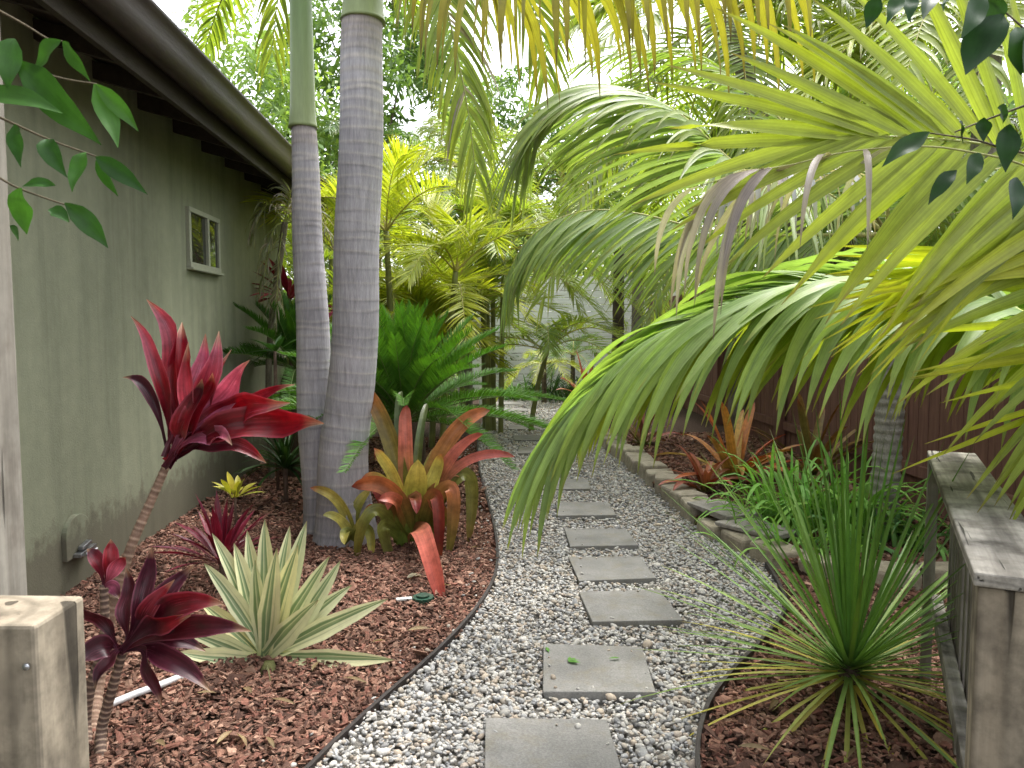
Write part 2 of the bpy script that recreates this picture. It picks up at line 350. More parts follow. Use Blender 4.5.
# weathered wood, grain along local axis
def wood(name, c1, c2, axis, dark=(.09, .07, .055), rs=1.0, blo=.75):
    m, nt, out = mat(name); tc = nd(nt, 'TexCoord'); v = tc.outputs['Object']
    st = [22 * rs, 22 * rs, 22 * rs]; st[axis] = 1.1 * rs
    w = noise(nt, v, 7, 4, .6, (1, 1, .6)); gr = noise(nt, v, 1, 6, .62, tuple(st))
    wv = nd(nt, 'TexWave', wave_type='RINGS', rings_direction='XYZ'[axis]); mp = nd(nt, 'Mapping'); s2 = [9 * rs] * 3; s2[axis] = .55 * rs; mp.inputs['Scale'].default_value = s2; mp.inputs['Location'].default_value = (.35, .2, .4)
    nt.links.new(v, mp.inputs[0]); nt.links.new(mp.outputs[0], wv.inputs[0]); wv.inputs['Scale'].default_value = 1.3; wv.inputs['Distortion'].default_value = 2.5; wv.inputs['Detail'].default_value = 3; wv.inputs['Detail Scale'].default_value = .7
    c = ramp(nt, gr, [(.3, c2), (.62, c1)])
    c = mix(nt, c, ramp(nt, wv.outputs['Fac'], [(.0, G3(.62)), (.35, G3(1)), (1, G3(1.1))]), .75, 'MULTIPLY')
    c = mix(nt, c, dark, ramp(nt, w, [(.5, G3(0)), (.66, G3(.72))]))
    bl = noise(nt, v, 6, 6, .72); c = mix(nt, c, ramp(nt, bl, [(.32, G3(blo)), (.55, G3(1)), (.7, G3(1.12))]), 1., 'MULTIPLY')
    cr = noise(nt, v, 1.0, 2, .5, tuple(x * 1.6 for x in st)); crk = ramp(nt, cr, [(.31, G3(0)), (.345, G3(1))]); c = mix(nt, c, crk, .7, 'MULTIPLY')
    hh = mix(nt, gr, crk, .5); p = princ(nt, c, .88, bump(nt, hh, 1.0, .008), .2); nt.links.new(p.outputs[0], out.inputs[0]); M[name] = m
wood('wood_z', (.24, .222, .19), (.13, .115, .095), 2)
wood('wood_post', (.31, .265, .2), (.2, .165, .12), 2, (.07, .058, .045), .55, .45)
wood('wood_y', (.37, .345, .3), (.15, .135, .115), 1, (.06, .05, .04), 1.3, .5)
# concrete paver
m, nt, out = mat('paver'); tc = nd(nt, 'TexCoord'); v = tc.outputs['Object']; oi = nd(nt, 'ObjectInfo')
va = nd(nt, 'VectorMath', operation='ADD'); nt.links.new(v, va.inputs[0]); nt.links.new(oi.outputs['Location'], va.inputs[1]); v = va.outputs[0]
a1 = noise(nt, v, 4, 6, .65); a2 = noise(nt, v, 120, 4, .7); a3 = noise(nt, v, 9, 6, .7)
c = ramp(nt, a1, [(.3, (.17, .165, .155)), (.7, (.29, .28, .262))]); c = mix(nt, c, ramp(nt, a2, [(.3, G3(.72)), (.7, G3(1.2))]), 1., 'MULTIPLY')
c = mix(nt, c, (.2, .17, .11), ramp(nt, a3, [(.5, G3(0)), (.72, G3(.6))]))
p = princ(nt, c, .9, bump(nt, a2, .5, .003), .25); nt.links.new(p.outputs[0], out.inputs[0]); M['paver'] = m
# window glass: dark glossy pane
m, nt, out = mat('glass_pane'); p = princ(nt, (.02, .022, .02), .04, None, .8); p.inputs['IOR'].default_value = 2.3; nt.links.new(p.outputs[0], out.inputs[0]); M['glass_pane'] = m

# ------------------------------------------------------------------ world, sun
SUN_EL, SUN_AZ = R(62), R(35)      # azimuth clockwise from +Y
w = bpy.data.worlds.new('World'); SC.world = w; w.use_nodes = True; nt = w.node_tree; nt.nodes.clear()
sky = nt.nodes.new('ShaderNodeTexSky'); sky.sky_type = 'NISHITA'; sky.sun_disc = False; sky.sun_elevation = SUN_EL; sky.sun_rotation = SUN_AZ
sky.air_density = 1.0; sky.dust_density = 4.0; sky.ozone_density = 1.0
hs = nt.nodes.new('ShaderNodeHueSaturation'); hs.inputs['Saturation'].default_value = .22; nt.links.new(sky.outputs[0], hs.inputs['Color'])
bg = nt.nodes.new('ShaderNodeBackground'); bg.inputs[1].default_value = .15; nt.links.new(hs.outputs[0], bg.inputs[0])
wo = nt.nodes.new('ShaderNodeOutputWorld'); nt.links.new(bg.outputs[0], wo.inputs[0])
sl = bpy.data.lights.new('sun', 'SUN'); sl.energy = 1.0; sl.angle = R(20); sl.color = (1, .96, .9); so = bpy.data.objects.new('sun', sl); COL.objects.link(so)
sd = Vector((math.sin(SUN_AZ) * math.cos(SUN_EL), math.cos(SUN_AZ) * math.cos(SUN_EL), math.sin(SUN_EL)))
so.rotation_euler = sd.to_track_quat('Z', 'Y').to_euler(); so.location = (2, 2, 12)
vs = SC.view_settings; vs.view_transform = 'Standard'; vs.look = 'None'; vs.gamma = 1; vs.use_curve_mapping = False; vs.exposure = 2.08
SC.render.engine = 'CYCLES'; cy = SC.cycles
cy.max_bounces = 6; cy.diffuse_bounces = 4; cy.glossy_bounces = 2; cy.transmission_bounces = 4; cy.transparent_max_bounces = 4
cy.caustics_reflective = False; cy.caustics_refractive = False; cy.use_denoising = True; cy.sample_clamp_indirect = 6
try: cy.denoiser = 'OPENIMAGEDENOISE'; cy.denoising_prefilter = 'ACCURATE'
except Exception: pass
# ------------------------------------------------------------------ ground, path, beds
def g2(px, py, z=0): p = G(px, py, z); return (p.x, p.y)
mb = MB(); mb.add([[-90, -60, -.06], [90, -60, -.06], [90, 150, -.06], [-90, 150, -.06]], q=[[0, 1, 2, 3]]); struct(mb.build('ground', M['ground'], smooth=False))
LB = [(-.95, 1.3), (-.78, 1.9), g2(315, 768), g2(380, 706), g2(440, 655), g2(478, 612), g2(496, 575), g2(496, 540), g2(487, 500), g2(479, 468), g2(478, 440), g2(484, 420), (-.42, 13.5)]
LB = [tuple(p[:2]) for p in catmull([(x, y, 0) for x, y in LB], 60)]
RB = [g2(766, 569), g2(784, 600), g2(783, 622), g2(762, 646), g2(730, 683), g2(707, 714), g2(697, 768), (.58, 2.1), (.62, 1.6)]
RB = [tuple(p[:2]) for p in catmull([(x, y, 0) for x, y in RB], 40)]
ROW = [(1.0, 15.2), (1.02, 12), (1.05, 10), (1.22, 8.0), (1.27, 6.9), (1.32, 6.0), (1.36, 5.4), (1.47, 4.96), (1.58, 4.48), (1.79, 4.29), (2.17, 4.2), (2.9, 4.15)]
ROW = [tuple(p[:2]) for p in catmull([(x, y, 0) for x, y in ROW], 80)]
path_poly = [(-1.1, .9)] + LB + [(-.45, 15.9), (1.0, 15.9)] + [p for p in ROW if p[1] > 4.5] + RB + [(.7, .9)]
def wallx(y): return -2.19 - .059 * y
left_poly = [(wallx(1.0), 1.0), (-1.1, 1.0)] + LB + [(-.45, 16.4), (wallx(16.4), 16.4)]
right_near = [(.62, 1.3)] + RB[::-1] + [(1.58, 4.48), (1.79, 4.29), (2.17, 4.2), (3.1, 4.15), (3.1, 1.3)]
right_far = ROW + [(3.3, 4.15), (3.3, 16.4), (1.0, 16.4)]
def sheet(name, poly, z, m):
    b = MB(); prism(b, poly, z - .05, z, (1, 1, 1)); return struct(b.build(name, m, smooth=False))
sheet('path', path_poly, -.012, M['gravel_base'])
sheet('garden_bed', left_poly, -.004, M['soil'])
sheet('garden_bed', right_near, -.008, M['soil'])
sheet('garden_bed', right_far, .055, M['soil'])
def inpoly(x, y, poly):
    p = np.array(poly); x1, y1 = p[:, 0], p[:, 1]; x2, y2 = np.roll(x1, -1), np.roll(y1, -1)
    X = x[:, None]; Y = y[:, None]
    with np.errstate(divide='ignore', invalid='ignore'):
        c = ((y1 > Y) != (y2 > Y)) & (X < (x2 - x1) * (Y - y1) / (y2 - y1) + x1)
    return c.sum(1) % 2 == 1
def scatter(poly, dens, ymin, ymax, fov=True):
    p = np.array(poly); x0, x1 = p[:, 0].min(), p[:, 0].max(); y0, y1 = max(ymin, p[:, 1].min()), min(ymax, p[:, 1].max())
    n = int((x1 - x0) * (y1 - y0) * dens); x = RNG.uniform(x0, x1, n); y = RNG.uniform(y0, y1, n)
    k = inpoly(x, y, poly)
    if fov: k &= np.abs(x) < y * .78 + .5
    return x[k], y[k]
def ico(sub):
    import bmesh
    b = bmesh.new(); bmesh.ops.create_icosphere(b, subdivisions=sub, radius=1); b.verts.ensure_lookup_table()
    v = np.array([q.co[:] for q in b.verts]); f = np.array([[q.index for q in ff.verts] for ff in b.faces]); b.free(); return v, f
def rotm(n, tilt):
    a = RNG.uniform(0, 2 * math.pi, n); t = RNG.normal(0, tilt, n); u = RNG.normal(0, tilt, n)
    ca, sa, ct, st, cu, su = np.cos(a), np.sin(a), np.cos(t), np.sin(t), np.cos(u), np.sin(u); z = np.zeros(n); o = np.ones(n)
    Rz = np.stack([ca, -sa, z, sa, ca, z, z, z, o], 1).reshape(n, 3, 3); Rx = np.stack([o, z, z, z, ct, -st, z, st, ct], 1).reshape(n, 3, 3)
    Ry = np.stack([cu, z, su, z, o, z, -su, z, cu], 1).reshape(n, 3, 3); return Rz @ Rx @ Ry
PEB = np.array([[.62, .6, .56], [.46, .47, .48], [.32, .34, .37], [.68, .66, .62], [.52, .42, .32], [.46, .4, .33], [.76, .74, .7], [.2, .21, .23], [.58, .48, .4], [.52, .53, .54]])
PEBC = (PEB * .7 + np.array([.5, .45, .38]) * .3) * .75
def pebbles(mb, x, y, size, sub, zj):
    v, f = ico(sub); n = len(x); k = len(v)
    s = size * np.exp(RNG.normal(0, .3, n)); sc = np.stack([s * RNG.uniform(.9, 1.4, n), s * RNG.uniform(.65, 1.0, n), s * RNG.uniform(.4, .7, n)], 1) / 2
    vv = v[None] * (1 + RNG.normal(0, .07, (n, k, 1))) * sc[:, None]
    vv = np.einsum('nij,nkj->nki', rotm(n, .35), vv)
    z = sc[:, 2] * .5 + RNG.uniform(-.004, zj, n)
    vv += np.stack([x, y, z], 1)[:, None]
    c = PEBC[RNG.choice(len(PEB), n, p=[.17, .15, .1, .15, .09, .09, .09, .04, .05, .07])] * RNG.uniform(.75, 1.2, (n, 1))
    mb.add(vv.reshape(-1, 3), t=(f[None] + (np.arange(n) * k)[:, None, None]).reshape(-1, 3), c=np.repeat(c, k, 0))
PVC = [(G(a, b, .036).x, G(a, b, .036).y - .22) for (a, b) in ((548, 718), (591, 645), (622, 590), (606, 556), (596, 528), (582, 502), (563, 479), (549, 462), (536, 447), (530, 435), (524, 425), (519, 416), (515, 408), (512, 402))]
def clearpv(x, y):
    k = np.ones(len(x), bool)
    for a, b in PVC: k &= ~((np.abs(x - a) < .222) & (np.abs(y - b) < .222))
    return x[k], y[k]
mb = MB()
x, y = scatter(path_poly, 5600, 2.0, 5.2); x, y = clearpv(x, y); pebbles(mb, x, y, .0168, 2, .016)
x, y = scatter(path_poly, 3200, 5.2, 9); x, y = clearpv(x, y); pebbles(mb, x, y, .022, 1, .016)
x, y = scatter(path_poly, 1500, 9, 16); x, y = clearpv(x, y); pebbles(mb, x, y, .032, 1, .012)
lp = np.array(LB); kk = RNG.integers(4, 40, 170); x = lp[kk, 0] - np.abs(RNG.normal(0, .09, 170)) - .02; y = lp[kk, 1] + RNG.normal(0, .1, 170); pebbles(mb, x, y, .017, 2, .03)
ex, ey = [], []
for (a, b_) in PVC[:8]:
    for _ in range(RNG.integers(5, 12)):
        sdd = RNG.integers(0, 4); o_ = RNG.uniform(-.2, .2); e_ = .2 - abs(RNG.normal(0, .02))
        ex.append(a + [o_, o_, e_, -e_][sdd]); ey.append(b_ + [e_, -e_, o_, o_][sdd])
pebbles(mb, np.array(ex), np.array(ey), .013, 2, .002); mb.v[-1][:, 2] += .036
gv = mb.build('gravel', M['stone'])
tag(gv, 'loose grey, white and tan river pebbles filling the garden path', 'gravel', kind='stuff')
MUL = np.array([[.2, .115, .085], [.25, .15, .115], [.15, .085, .065], [.33, .22, .17], [.1, .06, .048], [.22, .11, .085]])
def chips(mb, x, y, z0, L=.03):
    n = len(x); v = np.array([[-1, -1, -1], [1, -.7, -1], [1, .7, -1], [-1, 1, -1], [-.9, -.8, 1], [.8, -.5, 1], [.85, .6, 1], [-.8, .9, 1]]) / 2
    l = L * np.exp(RNG.normal(0, .42, n)); sc = np.stack([l, l * RNG.uniform(.28, .75, n), np.clip(l * RNG.uniform(.1, .25, n), .002, .009)], 1)
    vv = (v[None] + RNG.normal(0, .13, (n, 8, 3))) * sc[:, None]; vv = np.einsum('nij,nkj->nki', rotm(n, .38), vv)
    vv += np.stack([x, y, z0 + RNG.uniform(.0, .016, n)], 1)[:, None]
    c = MUL[RNG.integers(0, len(MUL), n)] * np.array([1.0, .9, .84]) * RNG.uniform(.6, 1.3, (n, 1))
    mb.add(vv.reshape(-1, 3), q=(np.array(BOXQ)[None] + (np.arange(n) * 8)[:, None, None]).reshape(-1, 4), c=np.repeat(c, 8, 0))
mb = MB()
x, y = scatter(left_poly, 5600, 1.9, 5.6); chips(mb, x, y, .004, .0205)
x, y = scatter(left_poly, 1300, 5.6, 10); chips(mb, x, y, .004, .034)
tag(mb.build('mulch', M['chip'], smooth=False), 'red brown bark mulch covering the bed along the green wall', 'mulch', kind='stuff')
mb = MB()
x, y = scatter(right_near, 4600, 1.8, 4.5); chips(mb, x, y, .002, .022)
tag(mb.build('mulch', M['chip'], smooth=False), 'bark mulch around the spiky plant by the weathered gate', 'mulch', kind='stuff')
mb = MB()
x, y = scatter(right_far, 1500, 4.2, 10); chips(mb, x, y, .062, .032)
tag(mb.build('mulch', M['chip'], smooth=False), 'reddish bark mulch in the raised bed behind the stone edging', 'mulch', kind='stuff')
# plastic edging strips
def ribbon(name, pts, z0, z1, th, label):
    b = MB(); p = np.array([(a, c, 0) for a, c in pts]); T = unit(np.gradient(p, axis=0)); N = np.stack([-T[:, 1], T[:, 0], 0 * T[:, 0]], 1)
    n = len(p); zz = z1 + .006 * np.sin(np.arange(n) * .7) * np.ones(n)
    v = np.concatenate([np.column_stack([(p + N * th / 2)[:, :2], np.full(n, z0)]), np.column_stack([(p + N * th / 2)[:, :2], zz]), np.column_stack([(p - N * th / 2)[:, :2], zz]), np.column_stack([(p - N * th / 2)[:, :2], np.full(n, z0)])])
    q = []
    for i in range(n - 1):
        for a in range(4): c = (a + 1) % 4; q.append([a * n + i, a * n + i + 1, c * n + i + 1, c * n + i])
    b.add(v, q=q, c=(1, 1, 1)); return tag(b.build(name, M['edging'], origin=(*pts[0], 0), smooth=False), label, 'edging')
ribbon('garden_edging', LB, -.04, .036, .016, 'dark curved edging strip between the left mulch bed and the gravel')
ribbon('garden_edging', RB, -.04, .045, .016, 'dark edging strip curving around the spiky plant on the right')
# pavers: pixel centre of each far edge
PV = [((548, 718), .0, 'square grey concrete paver nearest the camera, cut by the bottom of the photo'),
      ((591, 645), -.03, 'square concrete paver with torn green leaf bits lying on it'),
      ((622, 590), .05, 'grey paver whose right half is crossed by the tips of the spiky plant'),
      ((606, 556), .04, 'grey paver level with the single stone flag, just beyond the one under the spiky tips'),
      ((596, 528), .02, 'grey paver, fifth along the path counted from the camera'),
      ((582, 502), -.02, 'grey paver just in front of the drooping frond tips, sixth from the camera'),
      ((563, 479), -.04, 'grey paver partly covered by the ends of the drooping palm frond'),
      ((549, 462), -.05, 'paver mostly hidden behind the drooping frond, beyond the partly covered one'),
      ((536, 447), -.05, 'paver left of the drooping frond tips, ninth along the path'),
      ((530, 435), -.04, 'pale paver beyond the red bromeliad tips, tenth along the path'),
      ((524, 425), -.02, 'small looking paver beside the cycad tips, fourth from the far end of the path'),
      ((519, 416), .0, 'small looking paver, third from the far end of the path'),
      ((515, 408), .0, 'small looking paver, second from the far end of the path'),
      ((512, 402), .0, 'farthest paver, close to the white fence')]
for i, ((px, py), rz, lab) in enumerate(PV):
    p = G(px, py, .036); S = .44
    b = MB(); box(b, (p.x, p.y - S / 2, .011), (S, S, .05), rz + RNG.normal(0, .025), warp=.006)
    o = b.build('paver', M['paver'], origin=(p.x, p.y - S / 2, 0), smooth=False, bevel=.004); tag(o, lab, 'paver', 'square pavers set in the gravel path')
# fallen leaf bits on the second paver
for (px, py, a, lab) in ((569, 662, .5, 'torn green leaflets in a small fan on the concrete paver'), (549, 652, 2.5, 'small flat green leaf bit near the far left corner of the paver'), (620, 658, 4, 'green leaf scrap near the right side of the second paver')):
    b = MB(); p = G(px, py, .041); K = 4 if px == 569 else 1
    an = a + np.linspace(-.7, .9, K)
    blades(b, [list(p)] * K, np.stack([np.cos(an), np.sin(an), .12 + 0 * an], 1), .05, .016, [[0, 0, 1]] * K if False else np.stack([-np.sin(an), np.cos(an), 0 * an], 1), [(0, (.1, .25, .04)), (1, (.13, .3, .05))], n=5, m=2, prof='leaf', droop=.3)
    tag(b.build('fallen_leaf', M['glossy'], origin=p), lab, 'leaf', 'fallen leaf bits')
# edging blocks
def along(poly, step, y_from=None):
    p = np.array(poly); L = np.concatenate([[0], np.cumsum(np.linalg.norm(np.diff(p, axis=0), axis=1))]); s = np.arange(step / 2, L[-1], step)
    return [(np.interp(t, L, p[:, 0]), np.interp(t, L, p[:, 1]), math.atan2(np.interp(t + .05, L, p[:, 1]) - np.interp(t - .05, L, p[:, 1]), np.interp(t + .05, L, p[:, 0]) - np.interp(t - .05, L, p[:, 0]))) for t in s]
ORD = ['first', 'second', 'third', 'fourth', 'fifth', 'sixth', 'seventh', 'eighth', 'ninth', 'tenth', 'eleventh', 'twelfth', 'thirteenth', 'fourteenth', 'fifteenth', 'sixteenth', 'seventeenth', 'eighteenth', 'nineteenth', 'twentieth']
def block(x, y, a, l, wdt, z0, z1, col, lab, name='edging_block', grp='edging blocks of the raised bed', cat='block', bev=.02):
    b = MB(); box(b, (x, y, (z0 + z1) / 2), (l, wdt, z1 - z0), a, col, warp=.012); tag(b.build(name, M['block'], origin=(x, y, z0), smooth=False, bevel=bev), lab, cat, grp)
row1 = [p for p in ROW if p[1] >= 5.42][::-1]
for i, (x, y, a) in enumerate(along(row1, .315)[:20]):
    col = np.array([.34, .3, .235]) * RNG.uniform(.8, 1.15)
    lab = ('tan concrete edging block right behind the flat flagstone' if i == 0 else 'tan edging block, %s in the row going away from the flagstone' % ORD[i])
    block(x + .09 + RNG.normal(0, .014), y, a + RNG.normal(0, .12), .262, .24, -.03, .145 + RNG.uniform(-.02, .015), col, lab)
row2 = [(1.37, 5.36), (1.40, 5.15), (1.48, 4.9), (1.56, 4.62), (1.66, 4.42), (1.9, 4.28), (2.2, 4.2), (2.9, 4.16)]
nm = ['lower edging block under the far end of the flagstones', 'pinkish tan edging block under the near flagstone', 'rounded tan block at the near corner of the raised bed', 'tan block behind the spiky plant, just right of the bed corner', 'tan block right of the upright spiky leaves', 'pale tan block beside the weathered gate', 'block of the bed hidden behind the gate']
for i, (x, y, a) in enumerate(along(row2, .33)[:7]):
    block(x + .05, y + .03, a + RNG.normal(0, .07), .3, .21, -.03, (.1 if i < 2 else .11) + RNG.uniform(-.01, .01), np.array([.34, .295, .225]) * RNG.uniform(.85, 1.1), nm[i])
block(1.52, 5.38, 1.9, .5, .3, .128, .165, (.27, .25, .23), 'flat grey flagstone lying on the edging, farther of two', 'flagstone', 'flagstones on the bed edging', 'flagstone', .006)
block(1.62, 4.96, 2.2, .46, .28, .106, .145, (.29, .265, .24), 'flat grey brown flagstone over the near end of the edging row', 'flagstone', 'flagstones on the bed edging', 'flagstone', .006)
for i in range(5):
    block(-.25 + i * .36, 15.75 + RNG.uniform(-.03, .03), RNG.normal(0, .05), .34, .2, -.03, .1, np.array([.26, .22, .15]) * RNG.uniform(.85, 1.1), 'low tan kerb stone across the far end of the path, %s from the left' % ORD[i], 'kerb_stone', 'kerb stones at the far end of the path')

# ------------------------------------------------------------------ house
HY0, HY1 = -1.5, 9.1
hx = lambda y: -2.19 - .059 * y
gx = lambda y: -1.64 - .059 * y           # gutter line
house = thing('house', (hx(4), 4, 0), 'olive green stucco house with dark brown eaves and gutter', 'house')
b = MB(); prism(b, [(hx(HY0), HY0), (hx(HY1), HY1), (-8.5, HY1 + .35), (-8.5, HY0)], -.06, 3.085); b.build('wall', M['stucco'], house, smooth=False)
ang = math.atan(-.059) ; ax = Vector((-.059, 1, 0)).normalized()
# roof slab rising away from the gutter
def q8(b, A, c=(1, 1, 1)): b.add(A, q=[[0, 3, 2, 1], [4, 5, 6, 7], [0, 1, 5, 4], [1, 2, 6, 5], [2, 3, 7, 6], [3, 0, 4, 7]], c=c)
b = MB(); y0, y1 = HY0 - .4, HY1 + .3
rise = lambda d: 3.0 + .3 * d
q8(b, [[gx(y0) - .02, y0, 2.96], [gx(y1) - .02, y1, 2.96], [gx(y1) - 4.4, y1, 2.96 + 1.3], [gx(y0) - 4.4, y0, 2.96 + 1.3], [gx(y0) - .02, y0, 3.03], [gx(y1) - .02, y1, 3.03], [gx(y1) - 4.4, y1, 3.03 + 1.3], [gx(y0) - 4.4, y0, 3.03 + 1.3]])
roof = b.build('roof', M['roofing'], house, smooth=False)
b = MB(); boxl(b, (gx(y0) - .075, y0, 2.86), (gx(y1) - .075, y1, 2.86), .035, .2); b.build('fascia', M['eave'], house, smooth=False, bevel=.003)
# soffit boards
b = MB(); q8(b, [[gx(y0) - .1, y0, 2.9], [gx(y1) - .1, y1, 2.9], [gx(y1) - .72, y1, 3.08], [gx(y0) - .72, y0, 3.08], [gx(y0) - .1, y0, 2.925], [gx(y1) - .1, y1, 2.925], [gx(y1) - .72, y1, 3.105], [gx(y0) - .72, y0, 3.105]]); b.build('soffit', M['eave'], house, smooth=False)
yy = HY0
while yy < HY1 + .2:
    b = MB(); boxl(b, (gx(yy) - .1, yy, 2.84), (gx(yy) - .75, yy, 3.02), .045, .1); b.build('rafter', M['eave'], house, smooth=False, bevel=.003); yy += .61
# K-style gutter: profile swept along the eave
prof = [(-.05, .055)] + [(.012 - .062 * math.cos(t_), -.01 - .05 * math.sin(t_)) for t_ in np.linspace(.0, 1.75, 10)] + [(.03, -.058), (.048, -.047), (.06, -.028), (.066, -.005), (.07, .02), (.08, .036), (.09, .044), (.092, .054), (.084, .06), (.076, .054), (.07, .04), (.058, .015), (.05, -.02), (.035, -.042), (-.02, -.045), (-.042, -.01), (-.042, .055)]
b = MB(); n = len(prof); v = []
for y in (y0, y1):
    for (dx, dz) in prof: v.append([gx(y) + dx * 1.25, y, 2.95 + dz * 1.75])
b.add(v, q=[[i, n + i, n + (i + 1) % n, (i + 1) % n] for i in range(n)][::1]); gut = b.build('gutter', M['gutter'], house, smooth=True)
# window
def wp(y, z, off=0): return Vector((hx(y) + off, y, z))
wy0, wy1, wz0, wz1 = 6.0, 6.74, 1.93, 2.40
win = None; b = MB(); t = .04
for (a, c) in (((wy0, wz0 + t / 2), (wy1, wz0 + t / 2)), ((wy0, wz1 - t / 2), (wy1, wz1 - t / 2))): boxl(b, wp(*a, .008), wp(*c, .008), .05, t)
for yv in (wy0 + t / 2, wy1 - t / 2): boxl(b, wp(yv, wz0 + t, .008), wp(yv, wz1 - t, .008), .044, t, up=(0, 1, 0))
ymid = (wy0 + wy1) / 2 + .06; boxl(b, wp(ymid, wz0 + t, .016), wp(ymid, wz1 - t, .016), .04, .035, up=(0, 1, 0))
win = b.build('window', M['white_frame'], house, smooth=False, bevel=.003)
b = MB(); boxl(b, wp(wy0 + .02, (wz0 + wz1) / 2, .006), wp(wy1 - .02, (wz0 + wz1) / 2, .006), .012, wz1 - wz0 - .06); b.build('pane', M['glass_pane'], win, smooth=False)
b = MB(); boxl(b, wp(wy0 - .01, wz0 - .012, .02), wp(wy1 + .01, wz0 - .012, .02), .07, .02); b.build('sill', M['white_frame'], win, smooth=False, bevel=.003)
# arched service plate with a metal latch
b = MB(); cy0, zc = 4.15, .19
arch = [(-.13, 0), (.13, 0)] + [(.13 * math.cos(a), .13 + .1 * math.sin(a)) for a in np.linspace(0, math.pi, 12)]
v = [list(wp(cy0 + a, zc + c, .002)) for a, c in arch] + [list(wp(cy0 + a, zc + c, .028)) for a, c in arch]; k = len(arch)
q = [[i, (i + 1) % k, k + (i + 1) % k, k + i] for i in range(k)]; tt = [[k, k + i, k + i + 1] for i in range(1, k - 1)]
b.add(v, q=q, t=tt); M_ = M['stucco']; pl = b.build('service_plate', M_, house, smooth=False, bevel=.003)
b = MB(); boxl(b, wp(4.08, .205, .05), wp(4.26, .215, .05), .04, .022); boxl(b, wp(4.12, .235, .05), wp(4.22, .25, .05), .03, .02); tube(b, [wp(4.1, .2, .03), wp(4.1, .21, .09), wp(4.2, .21, .1)], .011, 8); b.build('latch', M['metal'], pl, smooth=False, bevel=.003)

# ------------------------------------------------------------------ fences
fr = thing('brown_fence', (3.2, 6, 0), 'red brown wooden panel fence along the right boundary', 'fence')
fx = lambda y: 3.28 - .018 * y
ft = 2.05
b = MB(); y = 1.2
while y < 16.6:
    wd = .142; xx = fx(y); box(b, (xx, y + wd / 2, ft / 2 + RNG.uniform(-.004, .004)), (.02, wd - .006, ft), 0, warp=.0015); y += wd
b.build('boards', M['brownfence'], fr, smooth=False)
for z in (.35, 1.7):
    b = MB(); boxl(b, (fx(1.2) - .035, 1.2, z), (fx(16.6) - .035, 16.6, z), .045, .09); b.build('rail', M['brownfence'], fr, smooth=False, bevel=.003)
for y in np.arange(1.4, 16.8, 2.4):
    b = MB(); box(b, (fx(y) - .075, y, (ft + .08) / 2), (.09, .09, ft + .08)); b.build('post', M['brownfence'], fr, smooth=False, bevel=.004)
wf = thing('white_fence', (2, 17, 0), 'white horizontal board fence closing the far end of the path', 'fence')
b = MB(); z = .12
while z < 2.5:
    box(b, (1.6, 17.0 + RNG.uniform(-.003, .003), z + .075), (5.0, .025, .142), 0, warp=.002); z += .155
b.build('boards', M['white_paint'], wf, smooth=False)
for x in (-.8, 1.6, 4.0):
    b = MB(); box(b, (x, 17.06, 1.3), (.09, .09, 2.6)); b.build('post', M['white_paint'], wf, smooth=False, bevel=.005)
pp = P(487, 340, 14.5)
b = MB(); box(b, (pp.x, 14.5, .85), (.3, .3, 1.7), c_=(1, 1, 1)); box(b, (pp.x, 14.5, 1.72), (.38, .38, .06)); wpo = tag(b.build('white_pillar', M['white_paint'], origin=(pp.x, 14.5, 0), smooth=False, bevel=.008), 'short white pillar beyond the cycad at the left end of the far fence', 'pillar')

# ------------------------------------------------------------------ weathered gate on the right (built along local +Y, then placed)
gate = thing('garden_gate', (0, 0, 0), 'weathered grey wooden slatted gate panel with a flat cap rail at the right', 'gate')
LEN = 1.74
b = MB(); box(b, (.085, LEN * .5, .935), (.17, LEN, .03), warp=.001); b.build('cap_rail', M['wood_y'], gate, smooth=False, bevel=.004)
b = MB(); box(b, (.085, .065, .458), (.15, .1, .916)); b.build('post', M['wood_post'], gate, smooth=False, bevel=.006)
b = MB(); box(b, (.022, LEN - .03, .458), (.04, .06, .916)); b.build('post', M['wood_z'], gate, smooth=False, bevel=.004)
b = MB(); box(b, (.05, LEN / 2 + .03, .87), (.035, LEN - .2, .085)); b.build('top_rail', M['wood_y'], gate, smooth=False, bevel=.003)
b = MB(); box(b, (.05, LEN / 2 + .02, .34), (.04, LEN - .16, .06)); b.build('bottom_rail', M['wood_y'], gate, smooth=False, bevel=.003)
for i in range(13):
    b = MB(); box(b, (.088 + RNG.normal(0, .002), .2 + i * .107, .44), (.02, .062, .8)); b.build('slat', M['wood_z'], gate, smooth=False, bevel=.003)
gate.location = (.95, 1.53, 0); gate.rotation_euler = (0, 0, -math.atan2(.76, 1.57))
# left posts
t = thing('gate_post', (-.87, 1.32, 0), 'squat pale weathered timber post with a flat top at the lower left', 'post')
b = MB(); box(b, (-.885, 1.32, .475), (.16, .145, .95), warp=.003); b.build('shaft', M['wood_post'], t, smooth=False, bevel=.007)
b = MB(); box(b, (-.82, 1.2, .92), (.012, .1, .004)) if False else tube(b, [(-.82, 1.2455, .88), (-.82, 1.242, .88)], .006, 8); b.build('nail', M['metal'], t)
t = thing('arbor_post', (-1.04, 1.55, 0), 'tall grey weathered arbor post at the left edge, with bolt', 'post')
b = MB(); box(b, (-1.09, 1.5, 1.5), (.14, .14, 3.0), warp=.003); b.build('shaft', M['wood_z'], t, smooth=False, bevel=.007)
b = MB(); tube(b, [(-1.03, 1.43, 1.98), (-1.03, 1.41, 1.98)], .014, 8); b.build('bolt', M['metal'], t)
